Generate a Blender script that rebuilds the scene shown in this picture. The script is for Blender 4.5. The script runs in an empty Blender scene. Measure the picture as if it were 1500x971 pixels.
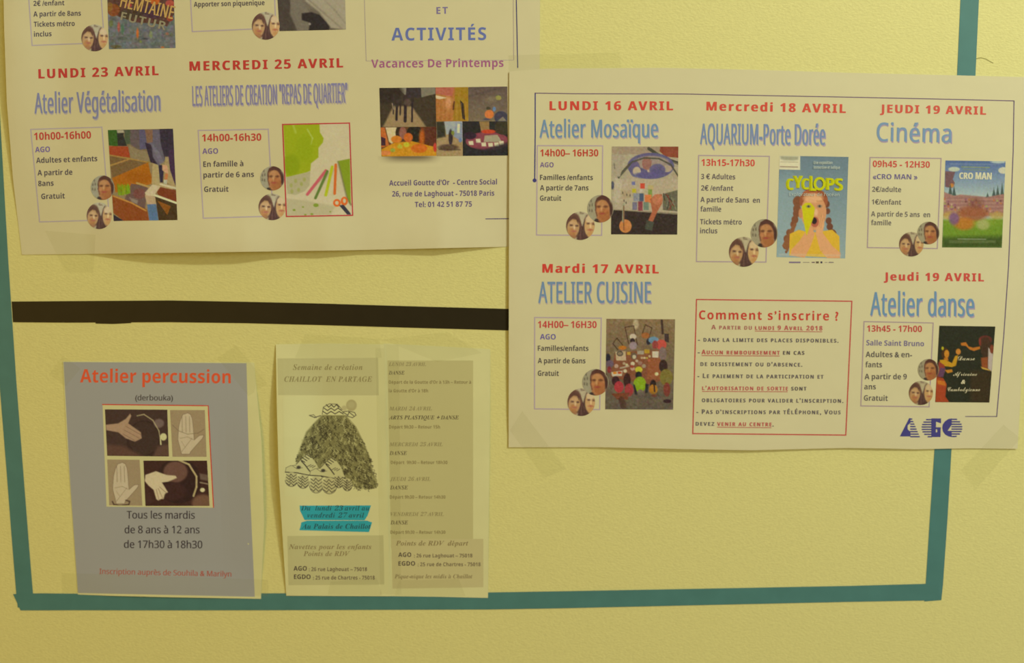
import bpy, math, random
import numpy as np
from mathutils import Vector, Euler

# ------------------------------------------------------------------ camera
W, H, FPX = 1500.0, 971.0, 1167.0
SC = bpy.context.scene
COL = SC.collection
EYE_Z = 1.52
DIST = 0.655
PITCH = math.radians(6.2)
CAM = Vector((0.0, -DIST, EYE_Z))
cd = bpy.data.cameras.new('camera')
cd.sensor_width = 36.0
cd.lens = FPX / W * 36.0
cd.clip_start = 0.02
cd.dof.use_dof = True
cd.dof.focus_distance = 0.60
cd.dof.aperture_fstop = 4.0
cam = bpy.data.objects.new('camera', cd)
cam.location = CAM
cam.rotation_euler = (math.radians(90) - PITCH, 0, 0)
COL.objects.link(cam)
SC.camera = cam

# ------------------------------------------------------------------ world, lights, exposure
wd = bpy.data.worlds.new('room_ambience')
SC.world = wd
wd.use_nodes = True
wd.node_tree.nodes['Background'].inputs[0].default_value = (1.0, 0.74, 0.26, 1)
wd.node_tree.nodes['Background'].inputs[1].default_value = 0.18


def area(name, loc, target, size, power, color):
    l = bpy.data.lights.new(name, 'AREA')
    l.shape = 'DISK'
    l.size = size
    l.energy = power
    l.color = color
    o = bpy.data.objects.new(name, l)
    o.location = loc
    d = Vector(target) - Vector(loc)
    o.rotation_euler = d.to_track_quat('-Z', 'Y').to_euler()
    COL.objects.link(o)
    return o


area('ceiling_spot', (1.15, -1.05, 2.62), (0.0, 0, 1.35), 0.13, 16.0, (1.0, 0.98, 0.56))
area('soft_fill_right', (1.60, -2.00, 2.10), (0.2, 0, 1.4), 1.0, 10.5, (0.92, 1.0, 0.64))  # added broad fill hanging free at front right, stands in for ambient light
area('warm_fill_left', (-1.60, -2.10, 1.3), (-0.3, 0, 1.4), 1.2, 12.6, (1.0, 0.60, 0.07))  # added orange fill from the left for the warm ambient tone, no actual fitting

vs = SC.view_settings
SC.display_settings.display_device = 'sRGB'
vs.view_transform = 'Standard'
vs.look = 'None'
vs.exposure = 0.0
vs.gamma = 1.0
vs.use_curve_mapping = False
SC.cycles.use_denoising = True

# ------------------------------------------------------------------ helpers: pixel of the photo -> point on the wall
CP, SP = math.cos(PITCH), math.sin(PITCH)


def P(px, py, lift_mm):
    """Points on the sheet/wall surface that stands lift_mm proud of the wall plane y = 0."""
    px = np.asarray(px, float); py = np.asarray(py, float)
    lift = np.asarray(lift_mm, float) * 0.001
    a = (px - W / 2) / FPX
    b = -(py - H / 2) / FPX
    dx = a
    dy = CP + b * SP
    dz = -SP + b * CP
    t = (DIST - lift) / dy
    return np.stack([dx * t, -lift + 0 * t, EYE_Z + dz * t], -1)


def lin(c):
    c = np.asarray(c, float) / 255.0
    return np.where(c <= 0.04045, c / 12.92, ((c + 0.055) / 1.055) ** 2.4)


PAP = np.array([[187, 168, 102], [188, 177, 117], [204, 198, 142]], float)


def white(px):
    """colour a white sheet shows at that column: the room's yellow light, divided out of every ink"""
    l = lin(PAP)
    px = np.clip(np.asarray(px, float), 0, 1450)
    return np.stack([np.interp(px, [0, 750, 1450], l[:, k]) for k in range(3)], -1)


def alb(c, px):
    return np.clip(lin(c) / white(px) * 0.745, 0.004, 0.95)


def new_mat(name, color, rough=0.6, spec=0.25, alpha=None):
    m = bpy.data.materials.new(name)
    m.use_nodes = True
    b = m.node_tree.nodes['Principled BSDF']
    b.inputs['Base Color'].default_value = (*[float(v) for v in color], 1)
    b.inputs['Roughness'].default_value = rough
    b.inputs['Specular IOR Level'].default_value = spec
    if alpha is not None:
        b.inputs['Alpha'].default_value = alpha
    return m


def add_noise(m, scale, strength, dist, color_amp=0.0, detail=4, stretch=None):
    """fine relief and a faint mottling on a material"""
    nt = m.node_tree
    b = nt.nodes['Principled BSDF']
    tc = nt.nodes.new('ShaderNodeTexCoord')
    src = tc.outputs['Object']
    if stretch:
        mp = nt.nodes.new('ShaderNodeMapping')
        mp.inputs['Rotation'].default_value = (0, math.radians(stretch[0]), 0)
        mp.inputs['Scale'].default_value = stretch[1]
        nt.links.new(src, mp.inputs[0]); src = mp.outputs[0]
    n = nt.nodes.new('ShaderNodeTexNoise')
    n.inputs['Scale'].default_value = scale
    n.inputs['Detail'].default_value = detail
    nt.links.new(src, n.inputs['Vector'])
    bp = nt.nodes.new('ShaderNodeBump')
    bp.inputs['Strength'].default_value = strength
    bp.inputs['Distance'].default_value = dist
    nt.links.new(n.outputs[0], bp.inputs['Height'])
    nt.links.new(bp.outputs[0], b.inputs['Normal'])
    if color_amp:
        n2 = nt.nodes.new('ShaderNodeTexNoise')
        n2.inputs['Scale'].default_value = scale * 0.6
        n2.inputs['Detail'].default_value = 5
        nt.links.new(src, n2.inputs['Vector'])
        mr = nt.nodes.new('ShaderNodeMapRange')
        mr.inputs['From Min'].default_value = 0.3
        mr.inputs['From Max'].default_value = 0.7
        mr.inputs['To Min'].default_value = 1 - color_amp
        mr.inputs['To Max'].default_value = 1 + color_amp
        nt.links.new(n2.outputs[0], mr.inputs[0])
        mx = nt.nodes.new('ShaderNodeVectorMath'); mx.operation = 'SCALE'
        mx.inputs[0].default_value = b.inputs['Base Color'].default_value[:3]
        nt.links.new(mr.outputs[0], mx.inputs['Scale'])
        nt.links.new(mx.outputs[0], b.inputs['Base Color'])
    return m


INK = {}


def ink(c, px):
    a = alb(c, round(px / 250) * 250)
    k = tuple(np.round(a, 3))
    if k not in INK:
        INK[k] = new_mat('printed_ink', k, 0.55, 0.15)
    return INK[k]


PRINT = new_mat('colour_print', (1, 1, 1), 0.5, 0.2)
_ca = PRINT.node_tree.nodes.new('ShaderNodeVertexColor')
_ca.layer_name = 'Print'
PRINT.node_tree.links.new(_ca.outputs[0], PRINT.node_tree.nodes['Principled BSDF'].inputs['Base Color'])


def set_props(o, label=None, cat=None, group=None, kind=None):
    if label: o['label'] = label
    if cat: o['category'] = cat
    if group: o['group'] = group
    if kind: o['kind'] = kind
    return o


def mesh_obj(name, verts, faces, mats, parent=None, midx=None, smooth=False, colors=None):
    """verts are world points; the object's origin goes to their middle"""
    verts = np.asarray(verts, float).reshape(-1, 3)
    org = (verts.min(0) + verts.max(0)) / 2
    me = bpy.data.meshes.new(name)
    me.from_pydata((verts - org).tolist(), [], [list(map(int, f)) for f in faces])
    for m in (mats if isinstance(mats, (list, tuple)) else [mats]):
        me.materials.append(m)
    if midx is not None:
        me.polygons.foreach_set('material_index', midx)
    if colors is not None:
        ca = me.color_attributes.new('Print', 'FLOAT_COLOR', 'POINT')
        ca.data.foreach_set('color', np.concatenate([colors, np.ones((len(colors), 1))], 1).astype(np.float32).ravel())
    if smooth:
        me.polygons.foreach_set('use_smooth', [True] * len(me.polygons))
    me.update()
    o = bpy.data.objects.new(name, me)
    COL.objects.link(o)
    o.location = org
    if parent is not None:
        o.parent = parent
        w = Vector((0, 0, 0)); p = parent
        while p is not None:
            w += p.location; p = p.parent
        o.location = Vector(org) - w
    return o


# ------------------------------------------------------------------ the setting
WALL_ALB = np.array([0.79, 0.80, 0.535])
wall_mat = add_noise(new_mat('yellow_painted_plaster', WALL_ALB, 0.62, 0.3), 420, 0.45, 0.0007, 0.03, 3, (35, (1, 1, 1.7)))
floor_mat = add_noise(new_mat('beige_linoleum', (0.42, 0.36, 0.25), 0.5, 0.3), 40, 0.1, 0.001, 0.08)
white_mat = add_noise(new_mat('white_ceiling_paint', (0.75, 0.73, 0.66), 0.8, 0.2), 60, 0.2, 0.001, 0.02)


def box(name, x0, x1, y0, y1, z0, z1, mat, kind='structure'):
    v = [(x, y, z) for x in (x0, x1) for y in (y0, y1) for z in (z0, z1)]
    f = [(0, 1, 3, 2), (4, 6, 7, 5), (0, 4, 5, 1), (2, 3, 7, 6), (0, 2, 6, 4), (1, 5, 7, 3)]
    return set_props(mesh_obj(name, v, f, mat), kind=kind)


wall = box('wall_back', -2.6, 2.6, 0.0, 0.12, 0.0, 2.8, wall_mat)
box('floor', -2.6, 2.6, -3.2, 0.0, -0.1, 0.0, floor_mat)
box('ceiling', -2.6, 2.6, -3.2, 0.0, 2.8, 2.9, white_mat)
box('baseboard_back', -2.6, 2.6, -0.015, 0.0, 0.0, 0.09, white_mat)

# ------------------------------------------------------------------ sheets: how far each stands off the wall (mm)


def sm(t):
    t = np.clip(t, 0, 1)
    return t * t * (3 - 2 * t)


def lift_p1(x, y):
    x = np.asarray(x, float); y = np.asarray(y, float)
    yb = 373 - 0.0155 * (x - 32)
    e = np.interp(x, [40, 130, 180, 230, 300, 360, 400, 430, 475, 530, 580, 645, 690, 735], [0, .3, 3.2, 5.6, 6.9, 6.8, 4.6, 3.7, 4.3, 2.6, 2.7, 4.1, 2.0, 0])
    bot = e * sm(1 - (yb - y) / 95)
    l = np.interp(y, [-180, -60, 60, 150, 230, 320], [0, 5, 6, 4.5, 2.2, 0])
    left = l * sm(1 - (x - 8) / 90)
    return 0.45 + 1.35 * bot + 1.2 * left


def lift_p2(x, y):
    x = np.asarray(x, float); y = np.asarray(y, float)
    e = np.interp(x, [850, 900, 960, 1050, 1130, 1200, 1290, 1330, 1400], [0, .9, 1.6, 1.5, .9, .3, .8, .5, 0])
    bot = e * sm(1 - (657 - y) / 60)
    l = np.interp(y, [110, 200, 330, 480, 600, 640], [0.3, 0.8, 1.3, 1.5, 0.8, 0])
    left = l * sm(1 - (x - 745) / 70)
    return 1.25 + bot + left + 0.5 * sm((x - 1380) / 80) * sm((560 - y) / 300)


def lift_p3(x, y):
    x = np.asarray(x, float); y = np.asarray(y, float)
    e = np.interp(x, [120, 170, 240, 300, 370], [0, .9, 1.1, .9, 0])
    r = np.interp(y, [560, 640, 720, 800, 850], [0, 1.8, 2.4, 1.4, 0])
    return 0.45 + e * sm(1 - (873 - y) / 50) + r * sm((x - 320) / 60)


def lift_p4(x, y):
    x = np.asarray(x, float); y = np.asarray(y, float)
    l = np.interp(y, [504, 530, 580, 640, 710, 790, 850, 872], [0, 1.5, 3.8, 5.0, 4.8, 2.6, .8, 0])
    w = 0.35 * np.sin(x / 22.0 + 1) * sm((870 - y) / 60)
    return 0.6 + 1.35 * l * sm(1 - (x - 405) / 75) + w * sm((x - 470) / 40) * 0.5 + 0.2


def lift_p5(x, y):
    x = np.asarray(x, float); y = np.asarray(y, float)
    return 0.45 + 0.5 * sm((x - 640) / 70) * np.interp(y, [520, 600, 760, 860], [0, 1, 1, 0])


SHEETS = []


def sheet(name, left, right, top, bottom, lift, mat, label, cat, nx=70, ny=60):
    """a sheet of paper; left/right: (y -> x) knots, top/bottom: (x -> y) knots, in photo pixels"""
    tx0, tx1 = left[0][1], right[0][1]
    V = np.zeros((ny + 1, nx + 1, 2))
    for j in range(ny + 1):
        t = j / ny
        for i in range(nx + 1):
            s = i / nx
            xl = np.interp(t, np.linspace(0, 1, len(left)), [p[0] for p in left])
            xr = np.interp(t, np.linspace(0, 1, len(right)), [p[0] for p in right])
            x = xl * (1 - s) + xr * s
            yt = np.interp(x, [p[0] for p in top], [p[1] for p in top])
            yb = np.interp(x, [p[0] for p in bottom], [p[1] for p in bottom])
            V[j, i] = (x, yt * (1 - t) + yb * t)
    X, Y = V[..., 0].ravel(), V[..., 1].ravel()
    L = lift(X, Y)
    front = P(X, Y, L); back = front + np.array([0, 0.00012, 0])
    n = (nx + 1) * (ny + 1)
    F = []
    for j in range(ny):
        for i in range(nx):
            a = j * (nx + 1) + i
            F.append((a, a + nx + 1, a + nx + 2, a + 1))
            F.append((n + a, n + a + 1, n + a + nx + 2, n + a + nx + 1))
    rim = [i for i in range(nx + 1)] + [j * (nx + 1) + nx for j in range(1, ny + 1)] + \
          [ny * (nx + 1) + i for i in range(nx - 1, -1, -1)] + [j * (nx + 1) for j in range(ny - 1, 0, -1)]
    m_ = len(rim)
    for k in range(m_):
        a, b = 2 * n + k, 2 * n + (k + 1) % m_
        F.append((a, b, m_ + b, m_ + a))
    o = mesh_obj(name, np.concatenate([front, back, front[rim], back[rim]]), F, mat, smooth=False)
    o.data.polygons.foreach_set('use_smooth', [i < 2 * nx * ny for i in range(len(o.data.polygons))])
    set_props(o, label, cat)
    ring = [(V[0, i, 0], V[0, i, 1]) for i in range(nx + 1)] + [(V[ny, i, 0], V[ny, i, 1]) for i in range(nx, -1, -1)]
    SHEETS.append((ring, lift))
    return o


def inside(ring, x, y):
    c = False
    for (x0, y0), (x1, y1) in zip(ring, ring[1:] + ring[:1]):
        if (y0 > y) != (y1 > y) and x < (x1 - x0) * (y - y0) / (y1 - y0) + x0:
            c = not c
    return c


# ------------------------------------------------------------------ flat prints
def seg_strip(pts, width, step=8):
    """ribbon along a pixel polyline, cut into short pieces so that it follows the curl of the paper"""
    q = [pts[0]]
    for a, b in zip(pts, pts[1:]):
        d = math.hypot(b[0] - a[0], b[1] - a[1]); n = max(1, int(d / step))
        for k in range(1, n + 1):
            q.append((a[0] + (b[0] - a[0]) * k / n, a[1] + (b[1] - a[1]) * k / n))
    q = np.array(q)
    t = np.gradient(q, axis=0)
    t /= np.maximum(np.linalg.norm(t, axis=1, keepdims=True), 1e-9)
    nrm = np.stack([-t[:, 1], t[:, 0]], 1) * width / 2
    v = np.concatenate([q + nrm, q - nrm]); n = len(q)
    f = [(i, i + 1, n + i + 1, n + i) for i in range(n - 1)]
    return v, f


class Flat:
    """collects 2D pixel shapes, then lays them on a sheet as ONE mesh"""
    def __init__(s):
        s.v = np.zeros((0, 2)); s.f = []; s.mi = []; s.mats = []; s.zo = []; s.layer = 0

    def add(s, v, f, mat):
        if mat not in s.mats: s.mats.append(mat)
        k = s.mats.index(mat); n = len(s.v)
        s.v = np.concatenate([s.v, np.asarray(v, float).reshape(-1, 2)])
        s.zo += [s.layer * 0.02] * (len(s.v) - n)
        for g in f:
            s.f.append([int(i) + n for i in g]); s.mi.append(k)
        return s

    def line(s, pts, width, mat):
        v, f = seg_strip(pts, width); return s.add(v, f, mat)

    def frame(s, q, width, mat):
        e = width / 2
        for a, b in zip(q, q[1:] + q[:1]):
            d = math.hypot(b[0] - a[0], b[1] - a[1]) or 1
            ux, uy = (b[0] - a[0]) / d * e, (b[1] - a[1]) / d * e
            s.line([(a[0] - ux, a[1] - uy), (b[0] + ux, b[1] + uy)], width, mat); s.layer += 0.25
        return s

    def quad(s, q, mat, step=8):
        w = math.dist(q[0], q[1]); h = math.dist(q[1], q[2])
        nx, ny = max(1, int(w / step)), max(1, int(h / step))
        q = np.array(q, float)
        v = []
        for j in range(ny + 1):
            for i in range(nx + 1):
                a, b = i / nx, j / ny
                v.append(q[0] * (1 - a) * (1 - b) + q[1] * a * (1 - b) + q[2] * a * b + q[3] * (1 - a) * b)
        f = [(j * (nx + 1) + i, (j + 1) * (nx + 1) + i, (j + 1) * (nx + 1) + i + 1, j * (nx + 1) + i + 1) for j in range(ny) for i in range(nx)]
        return s.add(v, f, mat)

    def poly(s, pts, mat):
        return s.add(pts, [list(range(len(pts)))], mat)

    def disc(s, cx, cy, r, mat, n=16):
        return s.poly([(cx + r * math.cos(2 * math.pi * k / n), cy + r * math.sin(2 * math.pi * k / n)) for k in range(n)], mat)

    def build(s, name, lift, parent, z=0.08, label=None):
        L = lift(s.v[:, 0], s.v[:, 1]) + z + np.array(s.zo)
        o = mesh_obj(name, P(s.v[:, 0], s.v[:, 1], L), s.f, s.mats, parent, s.mi)
        if label: o['label'] = label
        return o


# ------------------------------------------------------------------ lettering
_g = {}
MAPS = {'sans': (0x1D5A0, 0x1D5BA, 0x1D7E2), 'bold': (0x1D5D4, 0x1D5EE, 0x1D7EC), 'serifb': (0x1D468, 0x1D482, 0x1D7CE),
        'serif': (0x1D434, 0x1D44E, 0x1D7CE), 'script': (0x1D4D0, 0x1D4EA, 0x1D7CE)}
ACC = {'é': ('e', 'a'), 'è': ('e', 'g'), 'à': ('a', 'g'), 'ï': ('i', 'd'), 'É': ('E', 'a')}


def _glyph_code(ch, style):
    base, acc = ACC.get(ch, (ch, None))
    U, Lo, D = MAPS[style]
    off = sh = 0.0
    if 'A' <= base <= 'Z': s = chr(U + ord(base) - 65)
    elif 'a' <= base <= 'z': s = chr(Lo + ord(base) - 97)
    elif '0' <= base <= '9':
        s = chr(D + ord(base) - 48)
        if style in ('serif', 'serifb'): sh = 0.25
    else:
        s = base; off = 0.022 if style in ('bold', 'serifb') else 0.004
        if style in ('serif', 'serifb'): sh = 0.25
    if s == chr(0x1D455): s = chr(0x210E)
    return s, off, sh, acc


def _lines(items, off, sh):
    """outlines of many short strings from one text object, one string to a line"""
    c = bpy.data.curves.new('t', 'FONT'); c.body = chr(10).join(items); c.resolution_u = 3; c.offset = off; c.shear = sh
    c.fill_mode = 'FRONT'; c.space_line = 3.0
    o = bpy.data.objects.new('t', c); COL.objects.link(o)
    dg = bpy.context.evaluated_depsgraph_get()
    me = bpy.data.meshes.new_from_object(o.evaluated_get(dg))
    v = np.array([w.co[:2] for w in me.vertices]).reshape(-1, 2)
    k = np.round(-(v[:, 1] - 0.3) / 3.0).astype(int)
    out = []
    fl = [tuple(p.vertices) for p in me.polygons]
    for i in range(len(items)):
        idx = np.where(k == i)[0]; m = {int(a): n for n, a in enumerate(idx)}
        vv = v[idx] + np.array([0, 3.0 * i])
        out.append((vv, [tuple(m[a] for a in f) for f in fl if f[0] in m]))
    bpy.data.objects.remove(o); bpy.data.curves.remove(c); bpy.data.meshes.remove(me)
    return out


def warm(pairs):
    cls = {}
    for ch, st in pairs:
        if ch == ' ': _g[(ch, st)] = (np.zeros((0, 2)), [], 0.26); continue
        if (ch, st) in _g: continue
        s, off, sh, acc = _glyph_code(ch, st)
        cls.setdefault((off, sh), []).append((ch, st, s, acc))
    for (off, sh), L in cls.items():
        A = _lines([l[2] for l in L], off, sh)
        Bx = _lines([l[2] + 'I' for l in L] + ['I'], off, 0.0)
        wI = Bx[-1][0][:, 0].max()
        for (ch, style, s, acc), (v, f), (v2, _) in zip(L, A, Bx):
            adv = v2[:, 0].max() - wI
            if acc:
                top = v[:, 1].max(); cx = (v[:, 0].min() + v[:, 0].max()) / 2
                if ch == 'ï':
                    f = [p for p in f if np.mean([v[i, 1] for i in p]) < 0.58]; top = 0.54
                w = 0.055 if style == 'sans' else 0.07
                n = len(v); b = top + 0.05
                if acc == 'd':
                    nv = []
                    for sx in (-0.13, 0.13):
                        nv += [(cx + sx - w, b + .02), (cx + sx + w, b + .02), (cx + sx + w, b + .02 + 2 * w), (cx + sx - w, b + .02 + 2 * w)]
                    nf = [(n, n + 1, n + 2, n + 3), (n + 4, n + 5, n + 6, n + 7)]
                else:
                    d = 1 if acc == 'a' else -1
                    nv = [(cx - d * 0.06, b), (cx + d * 0.04, b), (cx + d * 0.16, b + 0.15), (cx + d * 0.01, b + 0.15)]
                    nf = [(n, n + 1, n + 2, n + 3)]
                v = np.concatenate([v, np.array(nv)]); f = list(f) + nf
            _g[(ch, style)] = (v, f, adv)


def glyph(ch, style):
    if (ch, style) not in _g: warm([(ch, style)])
    return _g[(ch, style)]


def cap_h(style):
    return glyph('H', style)[0][:, 1].max()


def text(flat, s, x0, y0, x1, y1, cap, style, mat, track=0.0, small=0.0, dx=0, dy=0):
    """lettering from (x0,y0) to (x1,y1) on its baseline, cap = height of a capital in pixels; small: small capitals' share"""
    flat.layer += 1
    pen = 0.0; parts = []
    for ch in s:
        k = 1.0; c2 = ch
        if small and ch.islower(): k = small; c2 = ch.upper()
        v, f, adv = glyph(c2, style)
        parts.append((v, f, pen, k)); pen += adv * k + track
    xs = [p[0][:, 0].min() * p[3] + p[2] for p in parts if len(p[0])]
    xe = [p[0][:, 0].max() * p[3] + p[2] for p in parts if len(p[0])]
    a, b = min(xs), max(xe)
    sx = math.hypot(x1 - x0, y1 - y0) / (b - a)
    sy = cap / cap_h(style)
    ux, uy = (x1 - x0) / math.hypot(x1 - x0, y1 - y0), (y1 - y0) / math.hypot(x1 - x0, y1 - y0)
    for v, f, p, k in parts:
        if not len(v): continue
        X = (v[:, 0] * k + p - a) * sx; Y = v[:, 1] * k * sy
        flat.add(np.stack([x0 + X * ux + Y * uy + dx, y0 + X * uy - Y * ux + dy], 1), f, mat)
    return flat


# ------------------------------------------------------------------ printed pictures: colours computed per point and laid on the sheet
class Pic:
    def __init__(s, quad=None, T=(0, 0, 1), step=0.9, disc=None, base=(120, 110, 80), seed=1):
        s.T = T; s.rng = np.random.default_rng(seed)
        if disc:
            cx, cy, rx, ry = disc
            nr, na = max(6, int(rx / step)), 56
            r = np.linspace(0, 1, nr + 1)[1:]; a = np.arange(na) / na * 2 * np.pi
            R, A = np.meshgrid(r, a, indexing='ij')
            s.x = np.concatenate([[cx], (cx + rx * R * np.cos(A)).ravel()])
            s.y = np.concatenate([[cy], (cy + ry * R * np.sin(A)).ravel()])
            s.f = [(0, 1 + k, 1 + (k + 1) % na) for k in range(na)]
            for i in range(nr - 1):
                for k in range(na):
                    p, q = 1 + i * na + k, 1 + i * na + (k + 1) % na
                    s.f.append((p, p + na, q + na, q))
        else:
            w = math.dist(quad[0], quad[1]); h = math.dist(quad[1], quad[2])
            nx, ny = int(w / step), int(h / step)
            A, B = np.meshgrid(np.linspace(0, 1, nx + 1), np.linspace(0, 1, ny + 1))
            q = np.array(quad, float)
            xy = (q[0][:, None, None] * (1 - A) * (1 - B) + q[1][:, None, None] * A * (1 - B) + q[2][:, None, None] * A * B + q[3][:, None, None] * (1 - A) * B)
            s.x, s.y = xy[0].ravel(), xy[1].ravel()
            s.f = [(j * (nx + 1) + i, (j + 1) * (nx + 1) + i, (j + 1) * (nx + 1) + i + 1, j * (nx + 1) + i + 1) for j in range(ny) for i in range(nx)]
        s.c = np.tile(np.array(base, float), (len(s.x), 1))

    def tp(s, pts):
        ox, oy, k = s.T
        return [(ox + p[0] / k, oy + p[1] / k) for p in pts]

    def _put(s, m, cov, col):
        s.c[m] = s.c[m] * (1 - cov[:, None]) + np.array(col, float) * cov[:, None]

    def poly(s, pts, col, a=1.0, soft=0.9):
        q = np.array(s.tp(pts))
        m = np.where((s.x > q[:, 0].min() - 3 * soft) & (s.x < q[:, 0].max() + 3 * soft) & (s.y > q[:, 1].min() - 3 * soft) & (s.y < q[:, 1].max() + 3 * soft))[0]
        if not len(m): return s
        x, y = s.x[m], s.y[m]
        ins = np.zeros(len(m), bool); d = np.full(len(m), 1e9)
        for (x0, y0), (x1, y1) in zip(q, np.roll(q, -1, 0)):
            if y0 != y1:
                c = ((y0 > y) != (y1 > y)) & (x < (x1 - x0) * (y - y0) / (y1 - y0) + x0); ins ^= c
            L = (x1 - x0) ** 2 + (y1 - y0) ** 2 + 1e-9
            t = np.clip(((x - x0) * (x1 - x0) + (y - y0) * (y1 - y0)) / L, 0, 1)
            d = np.minimum(d, np.hypot(x - x0 - t * (x1 - x0), y - y0 - t * (y1 - y0)))
        sd = np.where(ins, d, -d)
        s._put(m, np.clip(sd / soft + 0.5, 0, 1) * a, col); return s

    def ell(s, cx, cy, rx, ry, col, a=1.0, soft=0.9, rot=0.0):
        (X, Y), = s.tp([(cx, cy)]); k = s.T[2]; rx /= k; ry /= k
        R = max(rx, ry) + 3 * soft
        m = np.where((abs(s.x - X) < R) & (abs(s.y - Y) < R))[0]
        if not len(m): return s
        c, sn = math.cos(math.radians(rot)), math.sin(math.radians(rot))
        u = (s.x[m] - X) * c + (s.y[m] - Y) * sn; v = -(s.x[m] - X) * sn + (s.y[m] - Y) * c
        r = np.hypot(u / rx, v / ry)
        sd = (1 - r) * min(rx, ry)
        s._put(m, np.clip(sd / soft + 0.5, 0, 1) * a, col); return s

    def line(s, pts, w, col, a=1.0, soft=0.8):
        q = s.tp(pts); w = w / s.T[2] / 2
        for (x0, y0), (x1, y1) in zip(q, q[1:]):
            R = w + 2 * soft
            m = np.where((s.x > min(x0, x1) - R) & (s.x < max(x0, x1) + R) & (s.y > min(y0, y1) - R) & (s.y < max(y0, y1) + R))[0]
            if not len(m): continue
            x, y = s.x[m], s.y[m]
            L = (x1 - x0) ** 2 + (y1 - y0) ** 2 + 1e-9
            t = np.clip(((x - x0) * (x1 - x0) + (y - y0) * (y1 - y0)) / L, 0, 1)
            d = np.hypot(x - x0 - t * (x1 - x0), y - y0 - t * (y1 - y0))
            s._put(m, np.clip((w - d) / soft + 0.5, 0, 1) * a, col)
        return s

    def vgrad(s, y0, c0, y1, c1):
        Y0 = s.T[1] + y0 / s.T[2]; Y1 = s.T[1] + y1 / s.T[2]
        t = np.clip((s.y - Y0) / (Y1 - Y0), 0, 1)[:, None]
        s.c = np.array(c0, float) * (1 - t) + np.array(c1, float) * t
        return s

    def noise(s, amp, scale=3.0, box=None, chroma=0.4):
        x = (s.x - s.x.min()) / scale; y = (s.y - s.y.min()) / scale
        nx, ny = int(x.max()) + 3, int(y.max()) + 3
        ix, iy = x.astype(int), y.astype(int); fx, fy = x - ix, y - iy
        g = s.rng.normal(0, 1, (ny, nx, 1)) * (1 - chroma) + s.rng.normal(0, 1, (ny, nx, 3)) * chroma
        n = (g[iy, ix] * ((1 - fx) * (1 - fy))[:, None] + g[iy, ix + 1] * (fx * (1 - fy))[:, None] + g[iy + 1, ix] * ((1 - fx) * fy)[:, None] + g[iy + 1, ix + 1] * (fx * fy)[:, None])
        k = 1.0
        if box:
            (x0, y0), (x1, y1) = s.tp([box[:2], box[2:]])
            k = ((s.x > x0) & (s.x < x1) & (s.y > y0) & (s.y < y1))[:, None]
        s.c = np.clip(s.c + n * amp * k, 0, 255); return s

    def build(s, name, lift, parent, z=0.10, label=None):
        L = lift(s.x, s.y) + z
        col = alb(s.c, s.x)
        o = mesh_obj(name, P(s.x, s.y, L), s.f, PRINT, parent, colors=col)
        if label: o['label'] = label
        return o


# ------------------------------------------------------------------ adhesive tapes on the wall
teal = add_noise(new_mat('teal_tape_film', (0.092, 0.27, 0.42), 0.5, 0.25, alpha=0.93), 90, 0.25, 0.0006, 0.05)
black = add_noise(new_mat('black_tape_film', (0.024, 0.020, 0.018), 0.5, 0.25), 90, 0.2, 0.0006, 0.08)


def strip(name, top, bot, z, mat, label, cat='tape', thick=0.14):
    """a length of tape: two pixel polylines with the same number of points"""
    def dense(p):
        out = [p[0]]
        for a, b in zip(p, p[1:]):
            for k in range(1, 7): out.append((a[0] + (b[0] - a[0]) * k / 6, a[1] + (b[1] - a[1]) * k / 6))
        return np.array(out)
    a, b = dense(top), dense(bot); n = len(a)
    q = np.concatenate([a, b])
    fr = P(q[:, 0], q[:, 1], z); bk = P(q[:, 0], q[:, 1], z - thick)
    F = []
    for i in range(n - 1):
        F += [(i, i + 1, n + i + 1, n + i), (2 * n + i, 3 * n + i, 3 * n + i + 1, 2 * n + i + 1),
              (i, 2 * n + i, 2 * n + i + 1, i + 1), (n + i, n + i + 1, 3 * n + i + 1, 3 * n + i)]
    F += [(0, n, 3 * n, 2 * n), (n - 1, 2 * n + n - 1, 3 * n + n - 1, 2 * n - 1)]
    return set_props(mesh_obj(name, np.concatenate([fr, bk]), F, mat), label, cat)


strip('masking_tape', [(-20, -120), (-9, 0), (2, 206), (12, 380), (16, 441), (24, 560), (34, 690), (42.6, 800), (48.6, 873), (50, 889)],
      [(-47, -120), (-36, 0), (-25, 206), (-14, 380), (-9.5, 441), (-1, 560), (9.5, 690), (18, 800), (24, 873), (26, 890)], 0.18, teal,
      'teal adhesive tape running down the left side of the wall panel')
strip('masking_tape', [(19, 870), (60, 869), (110, 869.5), (240, 870), (391, 869), (560, 868.5), (716, 867.7), (820, 866), (1040, 862), (1250, 858), (1375, 854.5)],
      [(30, 894), (60, 894), (110, 893.8), (240, 894), (391, 893.8), (560, 893.2), (716, 892.7), (820, 891), (1040, 886), (1250, 881.4), (1375, 879.2)], 0.34, teal,
      'long teal adhesive tape running along the bottom of the wall panel')
strip('masking_tape', [(1412, -120), (1407, 0), (1402, 110), (1388, 370), (1369, 657), (1362, 760), (1356, 855), (1354, 881)],
      [(1439, -120), (1434, 0), (1429, 110), (1414, 370), (1394, 657), (1388, 760), (1381.5, 855), (1379, 879)], 0.18, teal,
      'teal adhesive tape running down the right side behind the right poster')
strip('masking_tape', [(17.0, 441.6), (100, 441), (250, 440), (360, 442), (470, 444.5), (600, 448.5), (745, 452.4), (900, 456), (1110, 459), (1385, 462)],
      [(19.0, 472), (100, 472.6), (250, 471.9), (360, 473.4), (470, 476.2), (600, 480), (745, 484), (900, 487), (1110, 490), (1387, 493)], 0.2, black,
      'black adhesive tape running across the wall under the left poster')
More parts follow.
